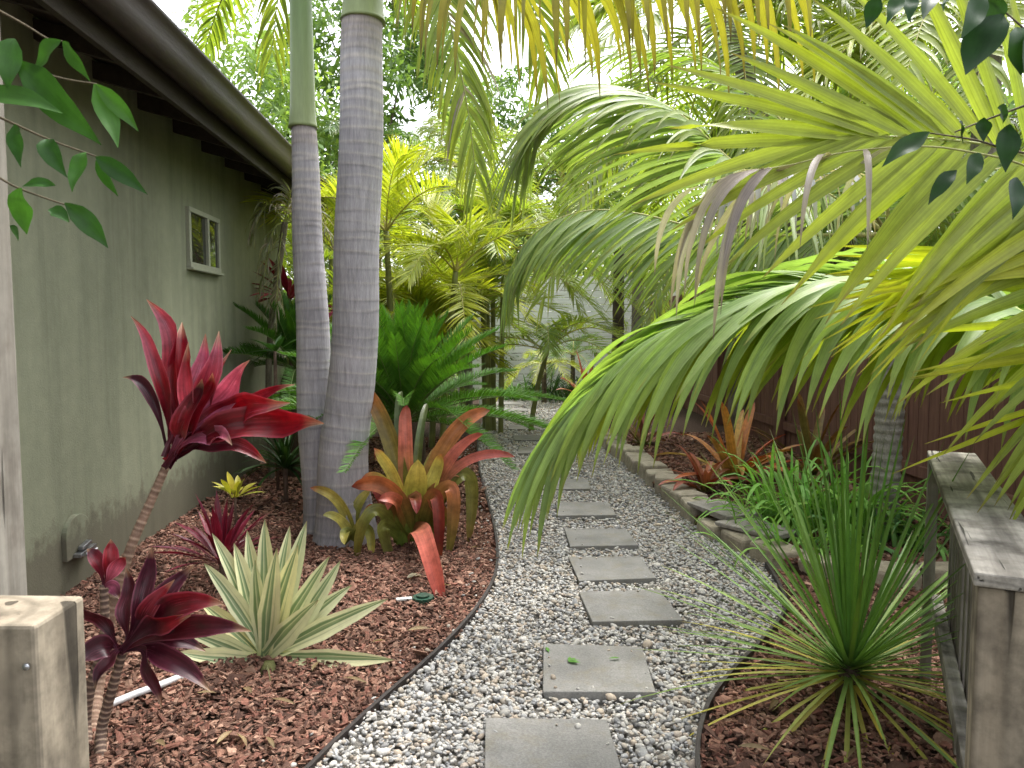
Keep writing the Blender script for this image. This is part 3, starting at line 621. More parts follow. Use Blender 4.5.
# small things on the mulch
b = MB(); c = G(423, 602); a = np.linspace(0, 2 * math.pi, 24, endpoint=False)
tube(b, [(c.x, c.y, .0), (c.x, c.y, .03)], .055, 20, (.012, .06, .035)); tube(b, [(c.x, c.y, .03), (c.x, c.y, .04)], .035, 16, (.012, .05, .03))
for k in range(12): box(b, (c.x + .055 * math.cos(k * .5236), c.y + .055 * math.sin(k * .5236), .016), (.008, .01, .026), k * .5236, (.01, .05, .03))
tag(b.build('sprinkler_cap', M['plastic'], origin=c, smooth=False), 'round dark green sprinkler cap on the mulch', 'sprinkler')
b = MB(); c = G(404, 603); box(b, (c.x, c.y, .022), (.085, .03, .012), .25, (.6, .6, .58)); tag(b.build('plant_tag', M['plastic'], origin=c, smooth=False, bevel=.003), 'small white plastic plant tag lying beside the sprinkler cap', 'plant tag')
b = MB(); c = G(407, 578, .02); blades(b, [list(c)], [[.8, .5, .2]], .1, .06, [[-.5, .8, 0]], [(0, (.6, .55, .42)), (1, (.55, .5, .3))], n=6, m=3, prof='leaf', droop=.9); tag(b.build('dry_leaf', M['strap_leaf'], origin=c), 'pale dry leaf curled on the mulch below the bromeliad', 'leaf')
for k in range(22):
    px, py = [(300, 705), (350, 655), (240, 735), (410, 625), (330, 600), (455, 585), (205, 745), (280, 750), (365, 690), (435, 560), (160, 745), (250, 690), (780, 700), (740, 750), (880, 660), (900, 720), (800, 640), (860, 745), (380, 640), (310, 670), (190, 690), (475, 545)][k]
    c = G(px + RNG.normal(0, 6), py + RNG.normal(0, 4), .03); a = RNG.uniform(0, 6.28); b = MB()
    blades(b, [list(c)], [[math.cos(a), math.sin(a), .15]], RNG.uniform(.05, .13), RNG.uniform(.012, .03), [[-math.sin(a), math.cos(a), RNG.normal(0, .3)]], [(0, np.array([.32, .24, .13]) * RNG.uniform(.6, 1.3)), (1, (.25, .17, .09))], n=6, m=2, prof='leaf', droop=.5, fold=.5)
    tag(b.build('dry_leaf', M['strap_leaf'], origin=c), 'small dry brown leaf fallen on the bark mulch', 'leaf', 'dry leaves fallen on the mulch')
b = MB(); pts = catmull([G(60, 726, .03), G(78, 714, .025), G(110, 704, .03), G(135, 694, .028), G(160, 685, .03), G(182, 676, .02)], 24); tube(b, pts, .014, 8, (.7, .7, .7)); tag(b.build('irrigation_pipe', M['plastic'], origin=pts[0]), 'white irrigation pipe lying on the mulch behind the burgundy plant', 'pipe')
# ------------------------------------------------------------------ twin king palms
GRN, YEL, OLI = (.16, .24, .055), (.38, .36, .04), (.2, .2, .04)
def ringed_trunk(parent, pts, r0, r1, flare, name='trunk'):
    p = catmull(pts, 330); n = len(p); t = np.linspace(0, 1, n)
    r = r1 + (r0 - r1) * (1 - t) ** .7 + flare * np.exp(-t * 14)
    L = np.linalg.norm(np.diff(p, axis=0), axis=1).sum(); h = t * L
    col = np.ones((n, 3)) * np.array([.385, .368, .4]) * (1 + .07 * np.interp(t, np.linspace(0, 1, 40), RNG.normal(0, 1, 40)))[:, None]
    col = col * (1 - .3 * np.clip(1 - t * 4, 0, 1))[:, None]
    NS = 48; ang = np.linspace(0, 2 * math.pi, NS, endpoint=False)
    hh = h[:, None] + 0 * ang[None]; cc = np.repeat(col[:, None], NS, 1); rr = np.repeat(r[:, None], NS, 1)
    y = .06
    while y < L:
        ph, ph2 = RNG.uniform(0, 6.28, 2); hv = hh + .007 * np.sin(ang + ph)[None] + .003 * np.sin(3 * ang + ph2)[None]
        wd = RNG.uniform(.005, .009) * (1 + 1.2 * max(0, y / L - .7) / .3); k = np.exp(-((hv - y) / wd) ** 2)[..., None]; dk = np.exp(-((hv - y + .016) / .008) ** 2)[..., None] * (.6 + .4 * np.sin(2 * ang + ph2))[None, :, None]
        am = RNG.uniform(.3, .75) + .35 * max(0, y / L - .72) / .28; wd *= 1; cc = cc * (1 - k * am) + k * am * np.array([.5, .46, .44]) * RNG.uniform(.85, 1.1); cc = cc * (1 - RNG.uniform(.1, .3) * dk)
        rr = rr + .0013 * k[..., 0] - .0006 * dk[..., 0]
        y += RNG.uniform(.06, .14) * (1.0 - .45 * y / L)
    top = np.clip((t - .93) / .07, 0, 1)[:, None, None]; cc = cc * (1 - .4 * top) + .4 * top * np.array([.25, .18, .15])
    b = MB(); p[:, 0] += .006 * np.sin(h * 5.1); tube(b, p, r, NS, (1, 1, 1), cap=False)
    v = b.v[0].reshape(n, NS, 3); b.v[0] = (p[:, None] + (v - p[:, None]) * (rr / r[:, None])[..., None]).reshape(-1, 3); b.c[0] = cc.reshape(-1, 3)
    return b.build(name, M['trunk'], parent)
def crownshaft(parent, pts, r0, r1):
    p = catmull(pts, 60); t = np.linspace(0, 1, 60)
    r = r0 + (r1 - r0) * t ** .8; r = r + .012 * np.exp(-t * 22)
    c = mixcol((.25, .3, .14), (.17, .25, .1), np.clip(t * 1.4, 0, 1)); b = MB(); tube(b, p, r, 32, c)
    v = b.v[0]; o = b.build('crownshaft', M['shaft'], parent); return o
base = G(334, 540); Yb = base.y
k1 = thing('king_palm', (base.x + .06, Yb, 0), 'thick ringed grey king palm trunk, the front one of the twin pair', 'palm tree')
top1 = P(363, 22, Yb - .1)
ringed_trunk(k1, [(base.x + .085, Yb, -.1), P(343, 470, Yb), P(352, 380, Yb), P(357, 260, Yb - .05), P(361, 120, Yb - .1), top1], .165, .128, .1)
sh1 = P(366, -140, Yb - .1); crownshaft(k1, [top1, P(364, -60, Yb - .1), sh1], .133, .1)
c1 = sh1
k2 = thing('king_palm', (base.x - .12, Yb + .22, 0), 'slimmer leaning ringed grey king palm trunk with green crownshaft, behind the thick one', 'palm tree')
Y2 = Yb + .22
top2 = P(303, 128, Y2)
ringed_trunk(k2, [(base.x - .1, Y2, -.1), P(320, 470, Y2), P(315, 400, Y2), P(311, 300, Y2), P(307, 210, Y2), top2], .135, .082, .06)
sh2 = P(300, -40, Y2); crownshaft(k2, [top2, P(302, 60, Y2), sh2], .088, .07)
fk = dict(W=.032, L=.6, pairs=52, droop=1.3, c1=GRN, c2=YEL, yel=.45, r0=.012, rc=(.25, .26, .07))
# fronds of the front palm that hang into the picture
frond(k1, [c1, P(395, -200, 5.0), P(425, -90, 4.9), P(443, -10, 4.8), P(456, 50, 4.8), P(468, 110, 4.8), P(476, 175, 4.8)], **{**fk, 'yel': .5, 'L': .68, 'droop': 2.0, 'pairs': 66, 'a0': 58, 'W': .034, 'up': (.4, -1, .2), 'v': 5, 'dead': .06})
frond(k1, [c1, P(400, -220, 5.8), P(460, -130, 6.0), P(510, -40, 6.1), P(538, 20, 6.1), P(545, 75, 6.1)], **{**fk, 'yel': .6, 'L': .85, 'droop': 1.7, 'a0': 55, 'W': .04, 'pairs': 60, 'up': (.2, -1, .2)})
frond(k1, [c1, (-.85, 4.4, 4.7), (-.55, 3.7, 4.1), (-.15, 3.15, 2.95), (.2, 2.85, 2.8), (.6, 2.65, 2.73), (.85, 2.55, 2.66)], **{**fk, 'L': .62, 'pairs': 62, 'droop': 4.5, 'yel': .8, 'c1': (.2, .19, .05), 'c2': (.3, .265, .04), 'tip': (.06, .035, .03), 'keep': True, 'tipat': .8, 'W': .042, 'start': .3, 'v': -22, 'a1': 50, 'lp': (.8, 1, .8)})
frond(k1, [c1, P(350, -250, 5.6), P(318, -150, 5.9), P(290, -60, 6.0), P(278, 0, 6.0), P(272, 50, 6.0)], **{**fk, 'yel': .75, 'L': .65, 'droop': 1.7, 'W': .036, 'up': (0, -1, .2), 'v': 5, 'a0': 50})
for az, el, L_, sg in ((2.6, .7, 2.3, .55), (3.7, .6, 2.3, .6), (1.4, .9, 2.3, .5), (.3, 1.0, 2.3, .5)):
    gfrond(k1, c1, az, el, L_, sg, **{**fk, 'pairs': 44, 'm': 1, 'n': 5})
for az, el, L_, sg in ((1.2, .75, 1.9, .6), (2.4, .6, 1.9, .65), (3.6, .6, 1.9, .7), (4.9, 1.0, 1.8, .5), (.2, .85, 1.9, .55)):
    gfrond(k2, sh2, az, el, L_, sg, **{**fk, 'L': .5, 'pairs': 44, 'm': 1, 'n': 5})

# ------------------------------------------------------------------ big palm just right of the frame, its fronds fill the right side
rp = thing('feather_palm', (2.55, 2.25, 0), 'large palm at the right edge whose broad light green fronds arch across the photo', 'palm tree')
b = MB(); tube(b, catmull([(2.55, 2.3, -.1), (2.52, 2.28, .5), (2.42, 2.25, 1.05)], 20), np.linspace(.11, .075, 20), 20, (.2, .18, .14)); b.build('trunk', M['bark'], rp)
cr = Vector((2.36, 2.25, 1.1))
frond(rp, [cr, P(1140, 385, 2.27), P(1060, 335, 2.3), P(1000, 303, 2.34), (P(940, 289, 2.38)), P(880, 282, 2.42), P(820, 284, 2.47), P(760, 297, 2.53), P(700, 318, 2.6), P(655, 342, 2.66), P(618, 370, 2.7), P(590, 396, 2.72)],
      pairs=76, L=.72, W=.05, up=(0, -.35, 1), a0=56, a1=6, v=6, droop=1.8, c1=(.27, .39, .15), c2=(.3, .33, .06), yel=.3, tip=(.35, .33, .08), r0=.011, rc=(.42, .4, .1), m=4, n=10, lp=(.75, 1.0, .95), start=.2, fold=.22, jit=.13, drj=.42, wtip=.7, tw=.3, sidedroop=1.25,
      label='arching light green frond drooping over the path')
frond(rp, [cr, P(1140, 400, 2.5), P(1060, 350, 2.55), P(1000, 318, 2.6), P(940, 300, 2.64), P(880, 291, 2.68), P(820, 292, 2.72), P(760, 304, 2.77), P(705, 324, 2.82), P(660, 350, 2.86), P(632, 372, 2.9)],
      pairs=64, L=.74, W=.04, up=(0, -.2, 1), a0=58, a1=12, v=-15, droop=1.6, c1=(.26, .33, .06), c2=(.46, .44, .05), yel=.55, tip=(.4, .33, .1), r0=.009, m=2, n=8, start=.22, jit=.14, drj=.4, tw=.4, label='yellow green frond hanging just behind the light green one')
frond(rp, [cr, P(1140, 330, 2.15), P(1090, 215, 2.05), P(1045, 168, 2.0), P(1005, 149, 1.97), P(960, 141, 1.95), P(905, 137, 1.93), P(862, 136, 1.92), P(836, 138, 1.92)],
      pairs=36, L=.72, W=.05, up=(.05, -1, .12), a0=66, a1=2, ap=3.2, v=3, sa=8, sidedroop=2, drj=.5, droop=.2, c1=(.2, .24, .055), c2=(.4, .38, .05), yel=.5, tip=(.2, .14, .05), tipat=.95, r0=.008, rc=(.3, .33, .08), m=4, n=9, lp=(.9, 1.0, .72), start=.12, fold=.3, jit=.05, wtip=.75, tw=.15, dead=0,
      label='fan like frond tip held upright against the sky')
frond(rp, [cr, P(1235, 340, 2.15), P(1210, 260, 2.12), P(1175, 195, 2.1), P(1130, 145, 2.08), P(1075, 105, 2.05)],
      pairs=46, L=1.08, W=.04, up=(.1, -1, .1), a0=58, a1=72, v=-4, droop=.12, c1=(.3, .34, .045), c2=(.52, .47, .035), yel=.75, tip=(.3, .25, .05), r0=.012, rc=(.3, .33, .08), m=4, n=9, lp=(.95, 1.0, .8), start=.3, fold=.28, jit=.06, tw=.25,
      label='yellow frond with long leaflets sweeping to the left')
frond(rp, [cr, P(1215, 325, 2.0), P(1180, 295, 1.95), P(1140, 305, 1.92), P(1110, 345, 1.9), P(1085, 405, 1.9), P(1070, 465, 1.9)],
      pairs=26, L=.5, W=.04, up=(-.6, -.6, .5), a0=50, a1=15, v=10, droop=.6, c1=(.2, .27, .06), c2=(.3, .3, .05), yel=.5, r0=.009, m=2, n=8, jit=.05, start=.2)
frond(rp, [cr, P(1130, 330, 2.6), P(1060, 290, 2.8), P(1000, 285, 3.0), P(930, 290, 3.2), P(860, 320, 3.4)],
      pairs=40, L=.55, W=.032, up=(0, -.2, 1), a0=60, a1=18, v=8, droop=1.7, c1=(.12, .2, .05), c2=(.24, .26, .04), yel=.35, r0=.01, m=2, n=7)
for az, el, L_, sg in ((.4, .9, 1.9, .6), (1.2, .9, 1.9, .6), (-1.0, .8, 1.5, .6), (1.9, 1.1, 2.0, .5)):
    gfrond(rp, cr, az, el, L_, sg, pairs=40, L=.6, W=.036, c1=(.15, .23, .06), c2=(.3, .3, .04), yel=.4, m=2, n=6, droop=1.2)
frond(rp, [cr, P(1140, 330, 2.1), P(1060, 190, 1.98), P(960, 150, 1.9), P(860, 150, 1.86), P(790, 165, 1.85), P(745, 172, 1.84), P(700, 186, 1.84)], pairs=6, L=.5, W=.026, up=(0, -.3, 1), a0=50, a1=20, v=-10, droop=4.5, c1=(.3, .26, .27), c2=(.42, .38, .4), yel=.5, keep=True, tip=(.16, .12, .11), tipat=.85, r0=.005, m=4, n=10, start=.83, dead=.7, jit=.25, drj=.4, rc=(.3, .3, .1), label='withered frond end with grey lavender hanging leaflets')
# ------------------------------------------------------------------ palm in the raised bed by the brown fence
tb = thing('feather_palm', (2.5, 5.05, .06), 'palm with rough grey trunk standing against the brown fence', 'palm tree')
pts = catmull([(2.5, 5.05, 0), P(888, 440, 5.05), P(892, 370, 5.03), P(893, 300, 5.0), P(888, 235, 4.95)], 140)
n = len(pts); r = np.linspace(.09, .075, n) + .008 * (np.sin(np.arange(n) * .75) ** 2) + RNG.normal(0, .0015, n); b = MB()
tube(b, pts, r, 24, np.array([.3, .28, .25])[None] * (.8 + .35 * (np.sin(np.arange(n) * .75) ** 2))[:, None] * RNG.uniform(.9, 1.1, (n, 1))); b.build('trunk', M['bark'], tb)
ct = Vector(pts[-1])
SG = dict(c1=(.2, .29, .12), c2=(.3, .32, .05), yel=.3, W=.03, droop=.9, m=2, n=8, r0=.011, a0=62, a1=28, v=-38, rc=(.34, .33, .1))
frond(tb, [ct, P(820, 190, 4.7), P(770, 185, 4.5), P(728, 158, 4.35), P(690, 122, 4.25), P(650, 97, 4.2), P(610, 86, 4.2), P(575, 90, 4.2), P(545, 108, 4.25), P(522, 140, 4.3)], pairs=96, L=.98, **{**SG, 'c1': (.25, .32, .17), 'W': .034}, label='grey green arching frond with dense hanging leaflets')
frond(tb, [ct, P(810, 235, 5.3), P(745, 235, 5.4), P(690, 226, 5.5), P(640, 214, 5.5), P(595, 210, 5.5), P(555, 220, 5.5), P(525, 243, 5.5), P(507, 275, 5.5)], pairs=90, L=.95, **{**SG, 'v': -48})
frond(tb, [ct, P(850, 190, 5.4), P(800, 140, 5.6), P(750, 90, 5.8), P(700, 60, 5.9), P(640, 50, 6), P(590, 60, 6)], pairs=54, L=.65, **{**SG, 'yel': .5, 'v': -10})
frond(tb, [ct, P(850, 180, 3.8), P(815, 165, 3.3), P(780, 165, 3.0), P(750, 175, 2.85), P(728, 190, 2.8)], pairs=24, L=.5, **{**SG, 'c1': (.3, .26, .25), 'c2': (.4, .35, .36), 'yel': .5, 'dead': .6, 'v': -5, 'start': .5, 'droop': 3.5, 'W': .036}, label='half dead frond with grey brown leaflets')
for az, el, L_, sg in ((0, .9, 1.9, .6), (1.2, .9, 2.0, .6), (2.3, 1.0, 2.1, .5), (4.2, 1.1, 1.7, .5), (-.9, .8, 1.7, .7)):
    gfrond(tb, ct, az, el, L_, sg, pairs=44, L=.6, **{**SG, 'droop': 1.3})

# ------------------------------------------------------------------ areca style clumps and background palms
def clump(name, x, y, label, canes, zc, nf, length, c1, c2, yel, L=.42, W=.026, spread=.5, lean=.25, cat='palm', el=(0.55, 1.25), sag=(.55, .85), pairs=40, droop=1.0, m=1, n=4, rb=.035, azr=None, ml='palm_far', cc=(.16, .17, .05), off=0.0):
    o = thing(name, (x, y, 0), label, cat)
    for i in range(canes):
        a = RNG.uniform(0, 6.283); rr = spread * math.sqrt(RNG.uniform(0, 1)) * (0 if canes == 1 else 1); bx, by = x + rr * math.cos(a), y + rr * math.sin(a)
        z1 = zc * (.38 + .72 * ((i * .618) % 1)) if canes > 1 else zc; tx, ty = bx + off + lean * rr * math.cos(a) * 2, by + lean * rr * math.sin(a) * 2
        b = MB(); pts = catmull([(bx, by, -.1), (bx * .6 + tx * .4, by * .6 + ty * .4, z1 * .5), (tx, ty, z1)], 26); h = np.arange(26)
        tube(b, pts, rb * np.linspace(1.15, .85, 26) * (1 + .06 * (h % 4 == 0)), 10, np.array(cc)[None] * np.where(h % 4 == 0, 1.5, 1.0)[:, None]); b.build('cane' if canes > 1 else 'trunk', M['bark'] if canes == 1 else M['shaft'], o)
        for j in range(nf):
            az = 6.283 * (j + RNG.uniform(-.3, .3)) / nf + i; e = RNG.uniform(*el)
            gfrond(o, (tx, ty, z1), az, e, length * RNG.uniform(.8, 1.15), RNG.uniform(*sag), pairs=pairs, L=L, W=W, c1=c1, c2=c2, yel=np.clip(yel + RNG.normal(0, .15), 0, 1), m=m, n=n, droop=droop, r0=.009, a0=60, a1=25, v=18, ml=M[ml], tipat=.9, tip=(.2, .16, .05), rc=(.34, .3, .07))
    return o
clump('golden_cane_palm', -1.15, 8.6, 'golden yellow cane palm clump in the middle behind the twin trunks', 8, 2.5, 7, 1.75, (.24, .32, .06), (.54, .47, .04), .62, spread=.55, droop=.5, L=.5, W=.024, pairs=48, el=(.5, 1.4), sag=(.45, .8))
clump('golden_cane_palm', -.25, 10.6, 'yellow green cane palm clump to the right of the golden clump, farther away', 7, 3.0, 7, 1.8, (.2, .3, .07), (.44, .42, .05), .4, spread=.5, droop=.5, L=.5, pairs=46, el=(.3, 1.4))
clump('golden_cane_palm', -2.6, 10.2, 'yellowish cane palm visible between the two trunks and the house corner', 5, 2.8, 7, 1.8, (.22, .32, .06), (.45, .43, .05), .45, spread=.35, droop=.5)
clump('feather_palm', -5.2, 13.0, 'blue green feathery palm rising above the dark roof gutter', 1, 4.2, 20, 2.1, (.14, .24, .17), (.2, .3, .2), .3, L=.55, W=.03, rb=.14, cc=(.2, .18, .15), el=(-.1, 1.3), pairs=44)
clump('feather_palm', 3.95, 9.0, 'tall palm whose fronds hang into the top middle of the photo', 1, 5.0, 22, 2.6, (.18, .26, .07), (.4, .38, .05), .4, L=.75, W=.042, rb=.11, cc=(.2, .18, .15), el=(-.4, 1.1), pairs=54, droop=1.2, sag=(.6, 1.0), m=2, n=5, off=-1.5)
clump('feather_palm', 3.9, 6.4, 'tall yellow green palm behind the fence near the top right corner', 1, 4.3, 18, 2.3, (.2, .28, .07), (.42, .4, .05), .5, L=.7, W=.04, rb=.11, cc=(.2, .18, .15), el=(-.3, 1.1), pairs=50, droop=1.0, sag=(.5, .9), m=2, n=5)
clump('feather_palm', 1.7, 12.2, 'palm with dark slender trunk in front of the white fence', 1, 2.75, 11, 1.8, (.17, .26, .09), (.35, .34, .05), .35, L=.5, W=.03, rb=.095, cc=(.07, .055, .045), el=(.1, 1.2), pairs=44, droop=1.7)
clump('feather_palm', -.75, 12.4, 'tall palm behind the yellow clumps with pale arching fronds', 1, 4.0, 18, 2.5, (.17, .26, .1), (.4, .37, .06), .4, L=.55, W=.032, rb=.1, cc=(.1, .09, .07), el=(-.2, 1.3), pairs=50, droop=2.2)
clump('feather_palm', 3.0, 10.0, 'palm behind the brown fence with long grey green fronds', 1, 3.3, 13, 2.2, (.14, .22, .08), (.3, .3, .05), .35, L=.6, W=.034, rb=.12, cc=(.14, .12, .1), el=(-.3, 1.2), pairs=50, droop=1.4, m=2)
clump('feather_palm', -2.95, 14.6, 'dark green palm far behind the golden clump', 1, 4.6, 14, 2.2, (.08, .15, .06), (.2, .24, .05), .25, L=.6, W=.034, rb=.12, cc=(.14, .12, .1), el=(-.1, 1.2), pairs=40, droop=1.3)
clump('feather_palm', 2.6, 15.8, 'palm beyond the white fence with a high rounded crown', 1, 4.3, 14, 2.2, (.1, .18, .07), (.3, .32, .05), .35, L=.6, W=.034, rb=.12, cc=(.14, .12, .1), el=(-.1, 1.2), pairs=40, droop=1.3)
clump('feather_palm', 5.0, 7.6, 'palm behind the fence near the right edge, mostly hidden', 1, 3.0, 12, 2.0, (.13, .2, .06), (.32, .31, .05), .4, L=.6, W=.036, rb=.12, cc=(.14, .12, .1), el=(.0, 1.2), pairs=40, droop=1.2)
clump('feather_palm', 1.4, 20.5, 'tall bright palm beyond the white fence in the middle', 1, 5.4, 18, 2.6, (.2, .3, .08), (.4, .4, .07), .4, L=.65, W=.04, rb=.12, cc=(.2, .18, .14), el=(-.3, 1.3), pairs=46, droop=1.0)
clump('young_palm', .62, 14.6, 'small yellow frond palm in front of the white boards', 1, .75, 7, 1.1, (.3, .33, .05), (.48, .44, .04), .6, L=.3, W=.025, rb=.05, cc=(.1, .08, .06), el=(.3, 1.1), pairs=26)
clump('young_palm', 1.25, 15.6, 'small green feather palm low against the white boards', 1, .9, 9, 1.3, (.16, .26, .08), (.25, .32, .08), .4, L=.35, W=.025, rb=.05, cc=(.1, .08, .06), el=(.2, 1.2), pairs=30)

# ------------------------------------------------------------------ broadleaf trees behind everything
def tree(x, y, h, rx, rz, label, c1, c2, nclump=70, per=75, ls=.13, zc=None, name='leafy_tree', asp=.38, tr=.16, cl=.45):
    o = thing(name, (x, y, 0), label, 'tree'); zc = zc or h - rz
    b = MB(); top = np.array([x + RNG.normal(0, .2), y, zc + rz * .3]); p = catmull([(x, y, -.2), (x + RNG.normal(0, .15), y, zc * .5), top], 14); tube(b, p, np.linspace(tr, tr * .35, 14), 10, (.12, .095, .07))
    cen = []
    while len(cen) < nclump:
        u = RNG.uniform(-1, 1, 3); r = np.linalg.norm(u)
        if .35 < r < 1 and RNG.uniform() < .35 + .65 * r: cen.append(np.array([x, y, zc]) + u * np.array([rx, rx, rz]) * (1 + .15 * math.sin(5 * u[0] + 3 * u[2])))
    for i in range(0, nclump, max(1, nclump // 9)):
        s = p[RNG.integers(6, 13)]; e = cen[i]; tube(b, catmull([s, (s + e) / 2 + np.array([0, 0, .25]), e], 8), np.linspace(tr * .35, .012, 8), 6, (.12, .095, .07))
    b.build('trunk', M['bark'], o)
    K = nclump * per; cc = np.repeat(np.array(cen), per, 0); q = RNG.normal(0, 1, (K, 3)); q = unit(q) * (RNG.uniform(0, 1, (K, 1)) ** .45) * cl * np.repeat(RNG.uniform(.6, 1.3, nclump), per)[:, None] * np.array([1.15, 1.15, .75])
    D = q * .8 + RNG.normal(0, .35, (K, 3)) + np.array([0, 0, -.1]); S = np.cross(D, RNG.normal(0, .5, (K, 3)) + np.array([0, 0, 1.0]))
    f = np.repeat(RNG.uniform(0, 1, nclump), per) * .7 + RNG.uniform(0, .3, K); c = jitcol(mixcol(c1, c2, f), K, .12, .05)
    mb = MB(); blades(mb, cc + q, D, ls * RNG.uniform(.7, 1.4, K), ls * asp * RNG.uniform(.8, 1.2, K), S, [(0, c), (1, c * 1.1)], n=2, m=1, droop=.5, prof='leaf', fold=.2)
    # 2 segments keep the leaf diamond shaped
    mb.build('crown', M['tree_leaf'], o); return o
DG, MG, LG, BG = (.08, .15, .045), (.15, .25, .07), (.24, .36, .1), (.08, .14, .09)
tree(-4.6, 13.6, 6.6, 1.9, 2.2, 'bright green leafy tree above the roof left of the trunks', MG, LG, 110, 70, .17)
tree(-8.2, 15.5, 8.2, 2.4, 2.8, 'tall pale green tree behind the roof at the upper left', MG, LG, 110, 70, .2)
tree(-3.0, 17.5, 9.5, 2.6, 3.4, 'tall dark tree between the twin trunks in the background', DG, MG, 140, 75, .22)
tree(.2, 23.5, 9.0, 2.7, 3.6, 'dark rounded tree in the middle distance above the path', DG, MG, 150, 75, .22)
tree(4.6, 23.5, 9.0, 2.7, 3.6, 'mid green tree behind the white fence', DG, LG, 150, 75, .22)
tree(4.4, 10.2, 5.2, 1.5, 1.8, 'light green broadleaf tree behind the brown fence', MG, LG, 80, 70, .16)
tree(6.6, 13.0, 6.6, 2.1, 2.4, 'green tree beyond the brown fence at the right', DG, LG, 90, 70, .2)
tree(7.6, 8.2, 4.8, 1.8, 1.9, 'dark green tree at the far right behind the yellow frond', DG, MG, 80, 70, .17)
tree(-10.5, 21, 10, 3.2, 3.8, 'distant tree at the far upper left behind the house', DG, MG, 100, 60, .28)
tree(9.5, 20, 9, 3.2, 3.6, 'distant tree far behind at the right', DG, MG, 90, 60, .28)
for i, (x, y, h_, w_, lab) in enumerate([(-1.9, 15.2, 1.9, .8, 'light green bush behind the cycad and golden canes'), (-3.2, 13.2, 2.2, .9, 'green bush beyond the house corner between the trunks'), (-.9, 17.6, 2.4, .9, 'dark green bush at the left end of the white fence'), (.4, 18.2, 3.6, 1.1, 'pale green bush rising behind the white fence'), (2.6, 18.2, 3.8, 1.2, 'yellow green bush above the white fence boards')]):
    tree(x, y, h_, w_, h_ * .48, lab, [MG, DG, DG, LG, LG][i], [LG, MG, MG, (.3, .38, .1), (.34, .38, .09)][i], 45, 60, .15, zc=h_ * .52, name='bush', tr=.06, cl=.35)
mb = MB(); K = 14000; x = RNG.uniform(-20, 20, K); z = RNG.uniform(0, 1, K) ** .8 * (4.6 + .8 * np.sin(x * .9) + .5 * np.sin(x * 2.3)); q = RNG.normal(0, 1, (K, 3))
blades(mb, np.stack([x, 29 + RNG.normal(0, .6, K), z], 1), q, .34, .17, np.cross(q, RNG.normal(0, 1, (K, 3))), [(0, jitcol(mixcol(DG, MG, RNG.uniform(0, 1, K)), K)), (1, MG)], n=2, m=1, droop=.4, prof='leaf'); tag(mb.build('far_foliage', M['tree_leaf']), 'far mass of green foliage closing the view beyond the garden', 'foliage', kind='stuff')
# ------------------------------------------------------------------ cycads
def cycad(x, y, z, label, nf, Lf, c1, c2, pitch=.0):
    o = thing('cycad', (x, y, 0), label, 'cycad')
    b = MB(); p = catmull([(x, y, -.1), (x, y, z * .5), (x, y, z)], 12); tube(b, p, [.13, .15, .16, .17, .17, .17, .17, .17, .17, .165, .15, .11], 16, (.09, .065, .045)); b.build('trunk', M['bark'], o)
    for i in range(nf):
        az = i * 2.39996; f = (i + .5) / nf; el = R(86) - f ** 1.3 * R(76) + RNG.normal(0, .06) + pitch; l = Lf * RNG.uniform(.88, 1.08) * (.75 + .25 * f)
        gfrond(o, (x, y, z), az, el, l, .2 + .14 * f, pairs=74, L=.17, W=.0125, c1=c1, c2=c2, yel=.3, m=1, n=3, droop=.25, a0=62, a1=35, v=38, r0=.006, start=.12, ml=M['cycad'], tip=c2, rc=(.09, .13, .03), lp=(.55, 1, .45), jit=.04, tw=.1)
cycad(P(408, 430, 6.4).x, 6.2, .68, 'big dark green sago cycad behind the red bromeliad', 74, 1.5, (.06, .14, .02), (.11, .23, .03))
cycad(-2.1, 7.4, 1.05, 'dark cycad between the green wall and the palm trunks', 24, 1.15, (.035, .09, .016), (.07, .15, .025))

# ------------------------------------------------------------------ red cordylines (ti plants)
RED, BUR, PNK, DRK = (.2, .004, .011), (.06, .006, .015), (.45, .1, .16), (.045, .007, .016)
def ringstem(parent, pts, r0, r1, c=(.23, .14, .1), gap=.022):
    p = catmull(pts, 150); n = 150; L = np.linalg.norm(np.diff(p, axis=0), axis=1).sum(); h = np.linspace(0, L, n)
    k = (np.sin(h / gap * math.pi) ** 8)[:, None]; b = MB(); col = np.array(c) * (1 - k * .0) * np.ones((n, 3)) * (.7 + .3 * RNG.uniform(0, 1, (n, 1))) ; col = col * (1 - k) + k * np.array([.42, .3, .22])
    tube(b, p, np.linspace(r0, r1, n) * (1 + .12 * k[:, 0]), 12, col); return b.build('stem', M['stem'], parent)
YT = 2.95
tb0 = G(90, 752); ti = thing('cordyline', tb0, 'tall bright red cordyline leaning on a ringed bare stem before the green wall', 'cordyline')
ringstem(ti, [(tb0.x, tb0.y, -.05), P(97, 690, 2.78), P(112, 610, 2.82), P(130, 550, 2.87), P(150, 503, 2.92), P(168, 462, YT)], .026, .015)
def tileaf(parent, p0, Yb, tip, ctl, wpx, cols, dy=None, wave=.12, fold=.42, nh=None, prof='ti', label=None):
    dy = RNG.uniform(-.16, .16) if dy is None else dy
    a = P(*p0, Yb); c = P(*ctl, Yb + dy * .4); e = P(*tip, Yb + dy)
    mb = MB(); nhv = nh or (RNG.uniform(-.35, .35), -1, RNG.uniform(-.1, .5))
    bez_leaf(mb, a, c, e, wpx * Yb / F, nhv, cols, n=16, m=6, prof=prof, fold=fold, wave=wave, roll=RNG.uniform(-.5, .5))
    o = mb.build('leaf', M['ti'], parent)
    if label: o['label'] = label
    return o
def tc(a, b_, c): return [(0, jitcol(a, 1, .12)[0]), (.5, jitcol(b_, 1, .12)[0]), (.88, jitcol(c, 1, .12)[0]), (1, (.4, .25, .15))]
